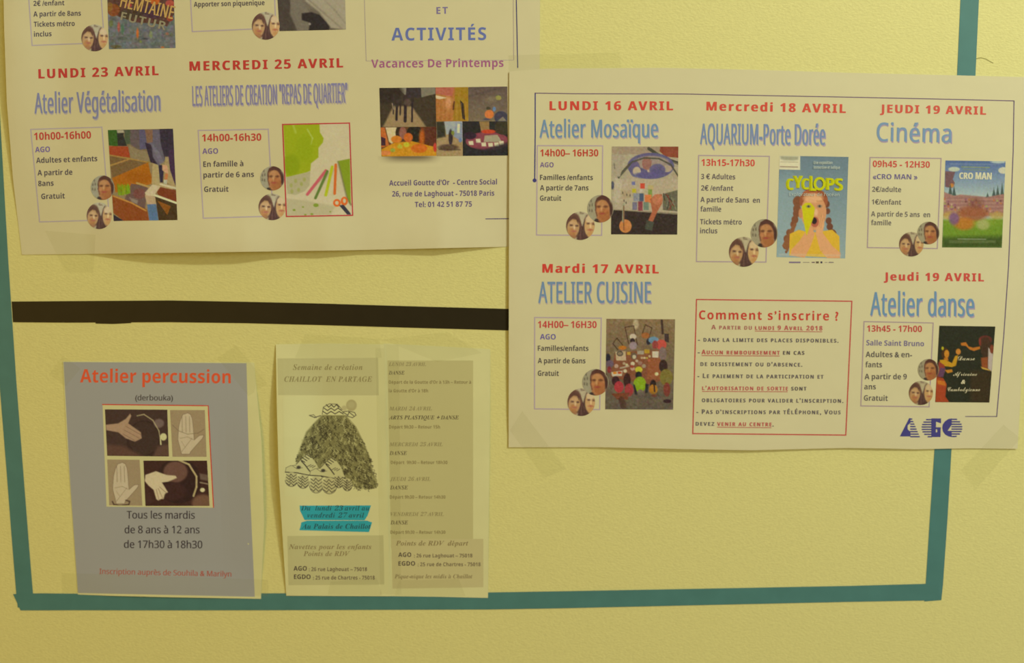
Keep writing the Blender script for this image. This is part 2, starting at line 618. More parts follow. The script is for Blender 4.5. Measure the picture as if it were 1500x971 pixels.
# an overlapping torn end under the black tape
strip('tape_scrap', [(139, 466), (165, 466), (190, 466)], [(140, 474), (165, 474.6), (192, 473.3)], 0.14, black,
      'small torn scrap of black tape peeking out under the long black tape', thick=0.1)

# ------------------------------------------------------------------ paper
paper = add_noise(new_mat('white_copy_paper', (0.735, 0.735, 0.735), 0.65, 0.25), 60, 0.25, 0.0008, 0.012)
paper2 = add_noise(new_mat('cream_copy_paper', (0.767, 0.812, 0.69), 0.6, 0.3), 60, 0.25, 0.0008, 0.02)

RED = (170, 54, 38)
DARK = (78, 66, 58)
PUR = (106, 84, 108)
BLUE = (112, 124, 160)
BLSH = (158, 142, 146)
BOXL = (160, 140, 128)


def heading(par, lift, s, x0, y0, x1, y1, cap, col=RED, track=0.12):
    f = Flat()
    for e in (0.0, 0.9): text(f, s, x0, y0, x1 - 0.9, y1, cap, 'bold', ink(col, x0), track, dx=e)
    f.build('date_heading', lift, par, label='red bold date heading')


def title(par, lift, s, x0, y0, x1, y1, cap, col=BLUE, w='sans'):
    f = Flat()
    text(f, s, x0 + 1.0, y0 + 2.0, x1 + 1.2, y1 + 2.0, cap, w, ink(BLSH, x0), 0.03)
    o = f.build('title_shadow', lift, par, z=0.07)
    f = Flat()
    for e in (0.0, 0.6 if len(s) > 30 else 1.0): text(f, s, x0, y0, x1 - 1, y1, cap, w, ink(col, x0), 0.03, dx=e, dy=0)
    t = f.build('workshop_title', lift, par, z=0.11, label='tall narrow blue workshop title')
    o.parent = t; o.location = o.location - t.location


def info(par, lift, q, lines, portraits=True):
    """q: the thin outline box; lines: (text, x0, y0, x1, y1, cap, colour, style)"""
    f = Flat().frame(q, 1.6, ink(BOXL, q[0][0])).build('info_box', lift, par, z=0.07)
    for (s, x0, y0, x1, y1, cap, col, st) in lines:
        g = Flat()
        text(g, s, x0, y0, x1, y1, cap, st, ink(col, x0), 0.0)
        g.build('text_line', lift, f, z=0.09)
    return f


def single(par, lift, cx, cy, rx, ry=None):
    ry = ry or rx
    p = Pic(disc=(cx, cy, rx, ry), T=(cx, cy, 1 / rx), step=0.8, base=(148, 140, 100), seed=int(cx))
    for wx, wy in ((-.82, -.25), (-.62, -.3), (-.84, .12), (-.64, .15), (-.7, -.6)):
        p.ell(wx, wy, .06, .12, (95, 85, 60), .8)
    p.ell(.18, -.30, .60, .70, (84, 52, 38), 1, 1.2)
    p.ell(.80, .05, .14, .5, (70, 46, 36), 1, 1.2)
    p.poly([(-.25, .5), (.7, .5), (.85, 1.1), (-.35, 1.1)], (146, 94, 54), 1, 2)
    p.ell(.17, .14, .54, .82, (164, 112, 62), 1, 1.3)
    p.poly([(-.36, -.25), (-.2, -.62), (.1, -.74), (.45, -.66), (.68, -.3), (.7, -.75), (.2, -1.1), (-.3, -.8)], (80, 50, 38), .95, 1.5)
    p.line([(-.30, -.45), (-.36, .1), (-.26, .55)], .10, (96, 62, 44), .8, 1.2)
    p.ell(.30, .45, .42, .50, (150, 92, 46), .8, 3)
    p.ell(.02, -.38, .34, .24, (172, 124, 70), .8, 3)
    p.ell(-.1, -.16, .17, .09, (96, 58, 36), .85, 1.5)
    p.ell(.40, -.16, .17, .09, (96, 58, 36), .85, 1.5)
    p.ell(.08, .02, .08, .20, (190, 144, 84), .8, 2)
    p.ell(-.18, .14, .14, .12, (178, 118, 64), .7, 2); p.ell(.42, .14, .16, .12, (170, 108, 58), .7, 2)
    p.ell(.14, .36, .22, .07, (146, 66, 50), .9, 1.4)
    p.ell(-.3, .95, .2, .2, (50, 42, 36), .9)
    p.noise(5, 1.5)
    p.build('portrait', lift, par, 0.17, 'round portrait of one smiling person with dark tied back hair')


def pair(par, lift, cx, cy, rx, ry=None):
    ry = ry or rx
    p = Pic(disc=(cx, cy, rx, ry), T=(cx, cy, 1 / rx), step=0.8, base=(172, 160, 112), seed=int(cx) + 3)
    p.ell(-.46, -.02, .54, .88, (98, 68, 50), 1, 1.5); p.ell(.40, .15, .34, .95, (84, 62, 50), 1, 1.5)
    p.poly([(-.2, -1.1), (.55, -1.1), (.30, -.55), (.14, .05), (.02, -.35)], (172, 160, 114), 1, 1.5)
    p.poly([(-.35, 1.2), (-.16, .5), (.0, .1), (.12, .0), (.3, .5), (.62, .85), (.5, 1.2)], (78, 54, 44))
    p.line([(.06, .15), (.0, .6), (.02, .95)], .06, (112, 82, 62), .7, 1.2); p.line([(.18, .3), (.26, .7)], .05, (108, 80, 62), .7, 1.2)
    p.ell(-.50, .14, .42, .66, (172, 134, 80), 1, 1.3, 8)
    p.ell(-.55, .74, .24, .22, (150, 106, 64), .9, 2)
    p.poly([(-.9, -.2), (-.72, -.62), (-.4, -.74), (-.12, -.4), (-.14, -.1), (-.3, -.42), (-.55, -.48), (-.78, -.28)], (88, 60, 44), .95, 1.3)
    p.ell(-.52, -.12, .26, .22, (186, 152, 96), .8, 2)
    p.ell(-.56, .42, .26, .25, (166, 112, 58), .7, 2)
    p.ell(-.64, -.04, .13, .07, (88, 60, 46), .9, 1.3); p.ell(-.25, .0, .11, .07, (88, 60, 46), .9, 1.3)
    p.ell(-.42, .14, .06, .13, (206, 178, 122), .9, 1.5)
    p.ell(-.46, .38, .18, .06, (158, 92, 72), .9, 1.3)
    p.ell(.74, .04, .46, .80, (184, 146, 86), 1, 1.3)
    p.ell(.66, -.45, .30, .28, (196, 172, 118), .9, 2)
    p.ell(.55, -.16, .12, .07, (92, 62, 46), .9, 1.3); p.ell(.90, -.14, .11, .07, (92, 62, 46), .9, 1.3)
    p.ell(.70, .02, .06, .15, (212, 182, 118), .9, 1.5)
    p.ell(.70, .28, .20, .07, (160, 88, 60), .9, 1.3)
    p.ell(.72, .55, .22, .14, (176, 128, 66), .7, 2)
    for k in range(5): p.line([(.0 + k * .06, -.98 + .03 * k), (.02 + k * .06, -.82)], .04, (90, 70, 50), .7)
    p.noise(5, 1.5)
    p.build('portrait', lift, par, 0.14, 'round portrait of two smiling people with long dark hair')


# ================================================================== LEFT POSTER
p1 = sheet('poster', [(4, 0), (4, 0), (6, 0), (10, 0), (19, 0), (32, 0)], [(791.5, 0), (791, 0), (790, 0), (789, 0)],
           [(-10, -184), (800, -178)], [(0, 373.6), (32, 373), (250, 370.3), (500, 366.8), (742, 361.3), (800, 360)], lift_p1, paper,
           'large white printed poster on the left, its bottom edge curling off the wall', 'poster', 100, 80)
L1 = lift_p1
B, S_ = 'bold', 'sans'
info(p1, L1, [(38, -60), (144, -62), (153, 62.5), (47, 66.5)], [
    ('2€ /enfant', 49, 8.6, 94.3, 7.6, 7.2, DARK, B), ('A partir de 8ans', 49, 24.3, 118.5, 22.9, 7.4, DARK, B),
    ('Tickets métro', 49.6, 39.2, 109.5, 38.0, 7.4, DARK, B), ('inclus', 49.8, 53.8, 75.6, 53.0, 7.4, DARK, B)])
info(p1, L1, [(276, -60), (400, -62), (404, 41), (281.7, 46.3)], [('Apporter son piquenique', 284, 10, 387.6, 7.4, 7.2, DARK, B)])
heading(p1, L1, 'LUNDI 23 AVRIL', 56.4, 114.9, 232.3, 110, 13.6)
title(p1, L1, 'Atelier Végétalisation', 50.5, 166.2, 235, 162.4, 30, (118, 114, 142))
info(p1, L1, [(45, 189.5), (149.2, 186.2), (160.5, 322), (58, 325)], [
    ('10h00-16h00', 50, 205.2, 133.4, 202.8, 10.8, RED, B), ('AGO', 51.5, 223.2, 73.3, 222.4, 7.9, PUR, B),
    ('Adultes et enfants', 53, 238.9, 142.6, 236, 7.9, DARK, B), ('A partir de', 55, 257, 106, 255.9, 7.9, DARK, B),
    ('8ans', 56, 272.7, 78.6, 272, 7.9, DARK, B), ('Gratuit', 60.5, 291.6, 95, 290.6, 7.9, DARK, B)])
heading(p1, L1, 'MERCREDI 25 AVRIL', 277.6, 103.6, 502.7, 98.7, 13.6)
title(p1, L1, 'LES ATELIERS DE CREATION "REPAS DE QUARTIER"', 282, 155.2, 509.5, 150.4, 29, (122, 114, 138))
info(p1, L1, [(290.3, 191), (393, 189.3), (400, 316.5), (297.8, 319.6)], [
    ('14h00-16h30', 296, 207.2, 382.8, 206, 10.6, RED, B), ('AGO', 296.5, 225.4, 319.5, 225, 7.9, PUR, B),
    ('En famille à', 297.8, 244.5, 356.5, 243.4, 8, DARK, B), ('partir de 6 ans', 298, 260.2, 372, 259.2, 8, DARK, B),
    ('Gratuit', 299, 281.2, 334.8, 280.8, 8, DARK, B)])
f = Flat()
f.line([(533.4, -60), (533.8, 0), (536.4, 89.3)], 0.8, ink((146, 128, 108), 600)).line([(536.4, 89.3), (752.4, 88)], 0.6, ink((150, 134, 112), 600)).line([(751.4, -60), (752.5, 88)], 0.8, ink((146, 128, 108), 700))
f.build('thin_frame', L1, p1)
Flat().line([(755.5, -60), (756.3, 0), (758.4, 99.5)], 1.5, ink((62, 58, 84), 750)).build('border_line', L1, p1)
Flat().line([(711, 320.6), (746, 320.2)], 1.3, ink((84, 70, 88), 720)).build('border_line', L1, p1)
for (s, x0, y0, x1, y1, cap, col, tr, nm) in [
        ('ET', 639.4, 20.4, 656, 20.1, 10, (112, 100, 118), .12, 'title_line'), ('ACTIVITÉS', 573.4, 59.4, 712.2, 58.6, 18.6, (94, 102, 132), .07, 'title_line'),
        ('Vacances De Printemps', 543.9, 99.2, 737.6, 97.9, 12, (148, 84, 98), .02, 'title_line'),
        ('Accueil Goutte d’Or  - Centre Social', 570.2, 272, 728, 270, 7.8, (84, 66, 90), .01, 'address_line'),
        ('26, rue de Laghouat - 75018 Paris', 574.5, 287.8, 724, 286.6, 7.8, (84, 66, 90), .01, 'address_line'),
        ('Tel: 01 42 51 87 75', 607.7, 303.4, 691.3, 302.6, 7.8, (84, 66, 90), .01, 'address_line')]:
    text(Flat(), s, x0, y0, x1, y1, cap, B, ink(col, x0), tr).build(nm, L1, p1)

# --- festival flyer picture, cut by the top of the photograph
T = (150, 0, 12.13)
p = Pic([(155.5, -50), (253, -52), (257.2, 70.3), (159.6, 72)], T, base=(98, 98, 82), seed=3)
p.noise(9, 4)
p.poly([(60, -700), (1270, -700), (1275, 250), (1150, 470), (950, 420), (600, 400), (300, 300), (100, 200)], (84, 56, 40))
p.ell(200, 180, 110, 110, (122, 66, 32)); p.ell(930, 0, 90, 90, (172, 84, 34)); p.ell(1200, 60, 80, 60, (158, 70, 48)); p.ell(1200, 330, 60, 50, (134, 62, 36))
p.ell(480, 90, 40, 40, (156, 66, 48)); p.ell(900, 200, 220, 120, (66, 44, 48), .8, 3); p.ell(500, 250, 200, 90, (62, 54, 34), .7, 3)
p.ell(130, 120, 60, 80, (128, 92, 34), .8, 2)
for (x, y, w, h, c) in [(290, 480, 50, 170, (158, 74, 52)), (150, 420, 80, 120, (94, 98, 48)), (360, 520, 50, 180, (72, 100, 62)), (625, 590, 46, 170, (186, 92, 28)),
                        (860, 620, 60, 130, (118, 124, 74)), (1150, 600, 60, 50, (140, 92, 62)), (1070, 840, 60, 30, (176, 88, 30)), (760, 690, 100, 30, (52, 56, 48)),
                        (680, 740, 40, 40, (112, 118, 50)), (240, 830, 190, 60, (88, 78, 44)), (360, 680, 180, 60, (78, 82, 62)), (1230, 620, 60, 60, (86, 88, 56))]:
    p.ell(x, y, w / 2, h / 2, c, .9, 1.5)
p.noise(10, 2.0)
ph = p.build('photograph', L1, p1, label='printed colourful festival picture on slate blue, cut off by the photo edge')
f = Flat()
text(f, 'HEMTAINE', 175, 10, 252, 28, 19, 'sans', ink((176, 138, 66), 200), 0.03)
text(f, 'HEMTAINE', 175, 10, 252, 28, 19, 'sans', ink((176, 138, 66), 200), 0.03, dx=.9)
text(f, 'FUTUR', 176, 29, 242, 44, 12, 'bold', ink((134, 122, 80), 200), 0.08)
f.build('picture_lettering', L1, ph, z=0.16)

# --- dark photograph, cut by the top
T = (260, 0, 5.11)
p = Pic([(403.5, -50), (504, -52), (506.8, 43.2), (409.4, 45.6)], T, base=(104, 92, 66), seed=4)
p.vgrad(0, (110, 100, 74), 230, (86, 76, 54))
p.poly([(730, -100), (830, -100), (850, 60), (930, 240), (730, 250)], (70, 60, 46), 1, 3)
p.poly([(860, -60), (960, 40), (1010, 140), (1140, 240), (900, 240), (840, 100)], (112, 102, 76), .9, 3)
p.poly([(930, 100), (1000, 90), (1060, 110), (1140, 190), (1130, 240), (980, 240), (990, 170), (930, 150)], (46, 40, 34), 1, 2)
p.poly([(930, -100), (1300, -100), (1300, 230), (1150, 210), (1060, 90), (960, 10)], (150, 138, 100), 1, 3)
p.line([(960, -20), (1100, 100), (1230, 215)], 14, (128, 116, 84), .8, 2); p.line([(1080, -20), (1190, 90), (1260, 180)], 10, (132, 120, 90), .7, 2)
p.ell(990, 180, 9, 9, (150, 138, 108), .8); p.noise(5, 2)
p.build('photograph', L1, p1, label='printed brownish photograph, cut off by the photo edge')
pair(p1, L1, 138.6, 55.5, 19.6); pair(p1, L1, 389.2, 37.8, 20.4)

# --- garden boxes
T = (110, 180, 6.07)
p = Pic([(157.8, 190.4), (253.4, 188.4), (260, 322.3), (166.5, 323.8)], T, base=(134, 112, 66), seed=5)
p.poly([(280, 50), (900, 40), (900, 360), (480, 310)], (118, 98, 62))
p.poly([(290, 60), (380, 60), (380, 210), (300, 200)], (52, 84, 28)); p.poly([(440, 60), (500, 60), (490, 190), (440, 190)], (70, 80, 50))
p.poly([(370, 60), (440, 60), (430, 110), (460, 205), (380, 205)], (42, 42, 34)); p.poly([(370, 62), (432, 62), (436, 88), (376, 90)], (156, 144, 96))
p.poly([(490, 55), (610, 55), (620, 230), (560, 235), (490, 190)], (92, 78, 66)); p.poly([(570, 60), (630, 60), (640, 230), (575, 238)], (84, 78, 84))
p.poly([(300, 205), (470, 210), (490, 310), (305, 285)], (148, 62, 30)); p.poly([(480, 200), (560, 240), (660, 260), (680, 360), (490, 310)], (130, 112, 70))
p.poly([(300, 290), (480, 320), (650, 355), (330, 500)], (110, 84, 44)); p.line([(300, 285), (480, 318), (660, 352)], 12, (150, 114, 50))
p.line([(310, 380), (480, 322)], 14, (156, 116, 52)); p.poly([(330, 490), (650, 350), (690, 540), (360, 620)], (158, 92, 20))
p.ell(560, 480, 130, 50, (148, 82, 18), .8, 3)
p.poly([(690, 350), (760, 350), (780, 540), (900, 560), (860, 600), (680, 540)], (164, 142, 84))
p.poly([(670, 60), (780, 60), (800, 330), (740, 370), (640, 190)], (92, 84, 82)); p.poly([(620, 60), (690, 60), (690, 170), (640, 180)], (120, 88, 58))
p.poly([(620, 175), (670, 190), (760, 380), (670, 350)], (48, 38, 44)); p.poly([(750, 50), (880, 50), (890, 260), (800, 330), (760, 180)], (50, 42, 46))
p.poly([(840, 240), (880, 230), (895, 560), (830, 400), (800, 400)], (62, 42, 56)); p.poly([(740, 370), (790, 380), (780, 530), (755, 530)], (44, 38, 48))
p.poly([(800, 300), (830, 300), (845, 420), (890, 560), (830, 540), (790, 520)], (160, 138, 80), .9)
p.poly([(680, 180), (750, 260), (790, 350), (740, 380), (690, 300)], (110, 102, 98), .8, 2)
p.poly([(775, 370), (820, 380), (830, 450), (800, 440), (775, 420)], (190, 142, 92)); p.poly([(800, 450), (828, 450), (820, 510), (795, 510)], (176, 110, 58))
p.poly([(790, 505), (820, 505), (815, 545), (785, 540)], (170, 164, 120))
p.poly([(500, 540), (650, 560), (620, 770), (440, 680)], (100, 76, 58)); p.ell(570, 630, 55, 45, (112, 66, 50), .9, 2)
p.line([(550, 535), (660, 570)], 16, (168, 134, 66)); p.poly([(330, 640), (640, 770), (660, 870), (430, 870), (340, 800)], (128, 66, 26))
p.line([(340, 650), (500, 710), (630, 780)], 14, (172, 120, 48)); p.poly([(340, 815), (430, 868), (340, 880)], (46, 40, 44))
for k in range(26):
    x = 385 + (k * 37) % 105; p.line([(x, 640 - (k % 3) * 8), (x + ((k * 13) % 17) - 8, 545 + (k * 7) % 35)], 7, (90 + (k * 11) % 40, 124 + (k * 7) % 26, 20), .9)
p.poly([(480, 660), (560, 690), (550, 720), (500, 700)], (150, 134, 100), .6, 2)
p.poly([(700, 560), (910, 600), (910, 710), (740, 640)], (112, 54, 26)); p.line([(760, 545), (910, 585)], 16, (190, 176, 128))
p.poly([(740, 650), (910, 710), (915, 870), (745, 870), (710, 650)], (66, 48, 24)); p.poly([(730, 690), (850, 740), (820, 820)], (128, 76, 24))
p.line([(700, 640), (910, 715)], 18, (196, 188, 148)); p.poly([(620, 620), (690, 545), (760, 565), (700, 650), (630, 650)], (186, 166, 112))
p.poly([(620, 640), (710, 655), (725, 740), (640, 730)], (170, 140, 90)); p.poly([(640, 725), (720, 720), (742, 870), (660, 870)], (82, 104, 112))
p.noise(7, 1.6)
p.build('photograph', L1, p1, label='printed photograph of wooden planter boxes with a person bending over')
single(p1, L1, 150.3, 274.9, 17.4, 18); pair(p1, L1, 145.3, 316, 18.5, 19.5)

# --- craft picture
T = (260, 170, 4.625)
single(p1, L1, 399, 261.2, 17.8); pair(p1, L1, 398.6, 303, 20, 19.5)
q = [(414, 182.3), (511.9, 180.2), (516.6, 315.3), (419.6, 317)]
p = Pic(q, T, base=(186, 172, 118), seed=6)
p.noise(2, 3)
p.poly([(715, 55), (962, 50), (965, 110), (990, 150), (985, 180), (955, 215), (955, 280), (905, 320), (900, 370), (840, 400), (735, 415)], (142, 152, 22), 1, 1.2)
p.ell(770, 330, 60, 70, (122, 138, 16), .7, 5); p.line([(880, 90), (915, 150), (905, 190)], 8, (166, 178, 80), .8, 2); p.line([(785, 65), (800, 110)], 12, (166, 178, 70), .7, 3)
p.ell(860, 220, 60, 90, (130, 146, 18), .5, 5)
p.poly([(735, 415), (900, 375), (895, 470), (860, 510), (800, 535), (745, 525)], (164, 154, 102)); 
for (x, y) in ((770, 470), (800, 440), (840, 460), (820, 500), (860, 430), (775, 510)): p.ell(x, y, 10, 14, (146, 146, 66), .8, 1.5)
p.poly([(738, 560), (850, 570), (1070, 610), (1040, 668), (738, 678)], (162, 152, 100), .7, 3)
for (x, y, r) in ((790, 636, 10), (850, 616, 7), (938, 604, 18), (1035, 648, 6), (910, 664, 10), (866, 668, 8)): p.ell(x, y, r, r * .7, (118, 134, 40))
p.poly([(1085, 305), (1168, 288), (1175, 610), (1150, 560)], (122, 138, 28)); p.line([(1088, 310), (1150, 560), (1175, 600)], 12, (112, 104, 66), .7, 2)
for (a, b, c, w) in (((1005, 370), (880, 530), (182, 84, 78), 20), ((1015, 375), (935, 555), (90, 112, 42), 18), ((1048, 345), (1005, 535), (164, 170, 28), 20), ((1072, 330), (1065, 525), (194, 96, 34), 18)):
    p.line([(a[0] + 8, a[1] + 14), (b[0] - 6, b[1] + 4)], 12, (150, 138, 92), .6, 2)
    p.line([a, b], w, c, 1, .9)
p.ell(1080, 588, 26, 26, (200, 92, 30)); p.ell(1080, 588, 12, 13, (186, 172, 118)); p.ell(1130, 576, 24, 30, (200, 92, 30)); p.ell(1131, 574, 10, 15, (186, 172, 118))
p.poly([(1095, 605), (1125, 600), (1170, 655), (1175, 668), (1150, 668)], (54, 50, 52))
p.noise(3, 1.5)
ph = p.build('photograph', L1, p1, label='printed picture of green paper, coloured pencils and orange scissors in a red frame')
Flat().frame(q, 1.7, ink((172, 52, 50), 460)).build('picture_frame_line', L1, ph, z=.17)

# --- soft grey band printed under the collage
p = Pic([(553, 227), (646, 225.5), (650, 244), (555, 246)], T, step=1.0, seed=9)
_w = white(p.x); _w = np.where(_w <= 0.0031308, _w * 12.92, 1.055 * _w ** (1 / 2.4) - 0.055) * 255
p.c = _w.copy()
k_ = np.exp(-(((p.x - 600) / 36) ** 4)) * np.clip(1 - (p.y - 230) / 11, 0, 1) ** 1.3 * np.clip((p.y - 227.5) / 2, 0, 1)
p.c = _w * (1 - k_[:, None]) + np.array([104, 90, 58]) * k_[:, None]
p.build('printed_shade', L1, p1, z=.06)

# --- collage of six photographs
T = (550, 120, 7.5)


def cpic(q, base, seed):
    return Pic([(550 + a / 7.5, 120 + b / 7.5) for a, b in q], T, base=base, seed=seed)


p = cpic([(42, 66), (660, 60), (668, 492), (55, 498)], (62, 52, 34), 11)
p.poly([(240, 60), (500, 55), (330, 150)], (124, 116, 86)); p.poly([(490, 60), (660, 55), (660, 130), (500, 170)], (116, 108, 78)); p.ell(120, 120, 180, 120, (48, 40, 30), .9, 5)
p.poly([(340, 60), (500, 60), (505, 170), (330, 180)], (54, 46, 40)); p.poly([(80, 498), (200, 260), (400, 270), (560, 498)], (142, 118, 72), 1, 3)
for (x, y0, y1, w) in ((235, 250, 415, 26), (200, 200, 350, 14), (275, 240, 360, 16), (330, 200, 430, 34), (405, 190, 435, 20)):
    p.line([(x, y0), (x - 4, y1)], w, (40, 32, 32), .95); p.ell(x, y0 - 10, w * .9, 50, (54, 44, 36), .95)
p.ell(350, 225, 40, 40, (86, 68, 52), .8, 2); p.line([(185, 240), (200, 300)], 14, (146, 124, 90), .8); p.noise(6, 2)
p.build('photograph', L1, p1, label='printed dark photograph of people walking along a path')
p = cpic([(660, 60), (1018, 56), (1022, 430), (666, 434)], (160, 104, 46), 12)
p.poly([(660, 55), (860, 55), (850, 160), (660, 130)], (164, 92, 62)); p.poly([(660, 145), (790, 175), (700, 190), (660, 180)], (194, 172, 118))
p.poly([(880, 55), (1030, 55), (1030, 430), (850, 430)], (146, 112, 30)); p.poly([(930, 200), (970, 240), (985, 420), (955, 400)], (42, 38, 30)); p.line([(865, 220), (855, 300)], 18, (80, 48, 30), .9)
for k in range(14): p.line([(670 + k * 25, 190 + (k * 53) % 60), (665 + k * 25, 420)], 5, (176, 122, 62) if k % 2 else (134, 80, 34), .6)
p.ell(800, 230, 34, 70, (196, 140, 88), .7, 3); p.noise(8, 2)
p.build('photograph', L1, p1, label='printed orange toned photograph')
p = cpic([(1020, 56), (1448, 50), (1450, 436), (1022, 432)], (104, 90, 62), 13)
p.vgrad(60, (92, 76, 60), 430, (112, 98, 66)); p.line([(1020, 160), (1400, 60)], 20, (80, 66, 52), .7, 3)
p.ell(1250, 355, 50, 48, (190, 108, 48)); p.ell(1305, 298, 18, 26, (92, 118, 136)); p.ell(1240, 290, 28, 16, (66, 60, 40)); p.ell(1380, 390, 75, 70, (62, 60, 64)); p.poly([(1340, 430), (1400, 380), (1440, 430)], (120, 112, 84))
p.ell(1350, 175, 34, 26, (140, 132, 62)); p.ell(1220, 410, 40, 10, (70, 66, 72)); p.ell(1270, 190, 60, 30, (122, 108, 72), .6, 3); p.noise(7, 2)
p.build('photograph', L1, p1, label='printed grey photograph with an orange ball shape')
p = cpic([(55, 498), (668, 492), (672, 812), (66, 820)], (96, 60, 30), 14)
p.poly([(55, 500), (100, 500), (150, 700), (60, 720)], (176, 96, 40)); p.poly([(60, 600), (110, 620), (110, 700), (62, 700)], (60, 36, 40)); p.poly([(110, 500), (240, 498), (240, 620), (180, 680), (150, 660)], (192, 172, 112))
p.ell(280, 560, 60, 90, (52, 38, 26)); p.ell(300, 560, 40, 70, (132, 84, 60)); p.ell(430, 570, 90, 95, (40, 36, 26)); p.poly([(500, 498), (672, 494), (672, 700), (540, 700)], (84, 44, 26))
p.poly([(66, 740), (200, 670), (400, 650), (672, 720), (672, 815), (70, 820)], (186, 128, 28)); p.ell(230, 630, 60, 40, (188, 112, 34)); p.ell(360, 610, 50, 50, (180, 92, 32)); p.ell(480, 730, 90, 50, (186, 96, 28))
p.ell(340, 690, 34, 26, (176, 168, 40)); p.ell(270, 710, 30, 24, (170, 158, 44)); p.ell(190, 750, 26, 22, (142, 146, 50)); p.ell(510, 610, 30, 90, (176, 88, 28), .9, 3); p.ell(655, 720, 20, 50, (176, 60, 40)); p.ell(110, 780, 60, 26, (196, 118, 56))
p.noise(9, 2); p.build('photograph', L1, p1, label='printed photograph of a round table in orange light')
p = cpic([(668, 434), (955, 430), (960, 812), (674, 816)], (150, 126, 76), 15)
p.poly([(668, 434), (760, 434), (770, 600), (674, 620)], (52, 50, 34), 1, 3); p.poly([(755, 434), (950, 430), (950, 530), (780, 580)], (146, 150, 140)); p.poly([(880, 460), (955, 440), (958, 660), (860, 600)], (126, 132, 128)); p.poly([(900, 460), (930, 460), (925, 560), (895, 560)], (186, 180, 148))
p.ell(826, 610, 24, 90, (54, 44, 40)); p.ell(800, 720, 110, 36, (82, 62, 44), .95, 2); p.line([(700, 740), (930, 745)], 12, (72, 54, 38), .8, 2); p.ell(850, 560, 18, 24, (108, 116, 44)); p.ell(930, 640, 16, 24, (96, 114, 132)); p.noise(9, 1.8)
p.build('photograph', L1, p1, label='printed photograph of a tree pit in front of houses')
p = cpic([(955, 432), (1450, 434), (1456, 808), (960, 812)], (40, 38, 32), 16)
p.ell(1230, 650, 240, 100, (124, 62, 62)); p.poly([(1140, 434), (1250, 434), (1250, 540), (1160, 540)], (136, 108, 58)); p.ell(1400, 500, 90, 80, (58, 52, 34)); p.ell(1240, 545, 80, 22, (178, 66, 34))
p.poly([(1200, 590), (1340, 580), (1390, 660), (1190, 660)], (150, 140, 100)); p.ell(1040, 590, 70, 40, (50, 34, 40))
for (x, y) in ((1050, 670), (1130, 645), (1190, 685), (1265, 690), (1330, 685), (1385, 670)): p.poly([(x - 28, y - 18), (x + 22, y - 22), (x + 28, y + 22), (x - 22, y + 22)], (192, 182, 130))
p.poly([(960, 720), (1200, 740), (1456, 660), (1456, 812), (960, 812)], (40, 38, 36), .85, 4); p.noise(7, 2)
p.build('photograph', L1, p1, label='printed photograph of cards on a round red table')

# ================================================================== RIGHT POSTER
# the strip of clear tape under it comes first
p2 = sheet('poster', [(746, 0), (745.5, 0), (745, 0)], [(1521, 0), (1506, 0), (1490.5, 0)],
           [(740, 105), (800, 100.5), (970, 99.3), (1100, 102), (1240, 106.5), (1400, 110.3), (1530, 113.5)],
           [(740, 655), (880, 655), (1000, 657.8), (1100, 659.5), (1240, 656), (1300, 657), (1340, 658), (1420, 656.5), (1500, 657.5)], lift_p2, paper,
           'large white printed poster on the right, overlapping the left poster', 'poster', 100, 70)
L2 = lift_p2
f = Flat()
nav = (72, 62, 90)
f.line([(784, 136.3), (784, 200), (783.2, 262)], 1.7, ink((60, 58, 92), 784)).disc(783, 264.2, 2.9, ink((60, 58, 92), 784))
f.line([(783.2, 136.3), (840, 137.2), (1000, 137.6), (1100, 139.6), (1240, 142.2), (1400, 145.6), (1486, 147.8)], 1.3, ink((104, 82, 92), 1000))
f.line([(1485.4, 147.4), (1484.2, 222), (1477.4, 390), (1470.5, 490), (1460, 610.2)], 1.4, ink((100, 84, 104), 1450))
f.line([(1414, 610), (1460.7, 610)], 1.2, ink((100, 84, 104), 1450))
f.build('border_line', L2, p2)
G = (74, 66, 56)
heading(p2, L2, 'LUNDI 16 AVRIL', 805, 161.3, 986, 161.5, 13.1, (186, 64, 44))
title(p2, L2, 'Atelier Mosaïque', 790.3, 201.4, 964, 201.2, 26, (104, 128, 162))
info(p2, L2, [(787, 213.3), (882.9, 213.6), (881.3, 344.6), (786, 344.2)], [
    ('14h00– 16H30', 791.3, 229, 876.4, 229, 10.2, RED, B), ('AGO', 791, 245, 811, 245, 7.2, PUR, B),
    ('Familles /enfants', 791, 263.6, 868.5, 263.6, 7.6, G, B), ('A partir de 7ans', 791, 278.9, 862, 278.9, 7.6, G, B), ('Gratuit', 791, 294, 822.2, 294, 7.6, G, B)])
heading(p2, L2, 'Mardi 17 AVRIL', 794.4, 399.3, 965, 400.5, 12.8, (186, 60, 42))
title(p2, L2, 'ATELIER CUISINE', 788.5, 443.6, 953.5, 443.6, 31, (104, 126, 160))
info(p2, L2, [(783.3, 465), (880.8, 466), (878.5, 599.8), (783, 598.8)], [
    ('14H00– 16H30', 787.8, 480.2, 874, 480.4, 10, (176, 56, 50), B), ('AGO', 791, 497, 814, 497.2, 7.8, (96, 84, 120), B),
    ('Familles/enfants', 787.8, 513.8, 862, 514, 7.6, G, B), ('A partir de 6ans', 787.8, 532, 857.6, 532.2, 7.6, G, B), ('Gratuit', 787.8, 550.4, 818.6, 550.6, 7.6, G, B)])
heading(p2, L2, 'Mercredi 18 AVRIL', 1034.7, 161.7, 1239, 165.5, 12.8, (192, 72, 50))
title(p2, L2, 'AQUARIUM-Porte Dorée', 1025.4, 211, 1208.8, 212.2, 30, (112, 130, 166))
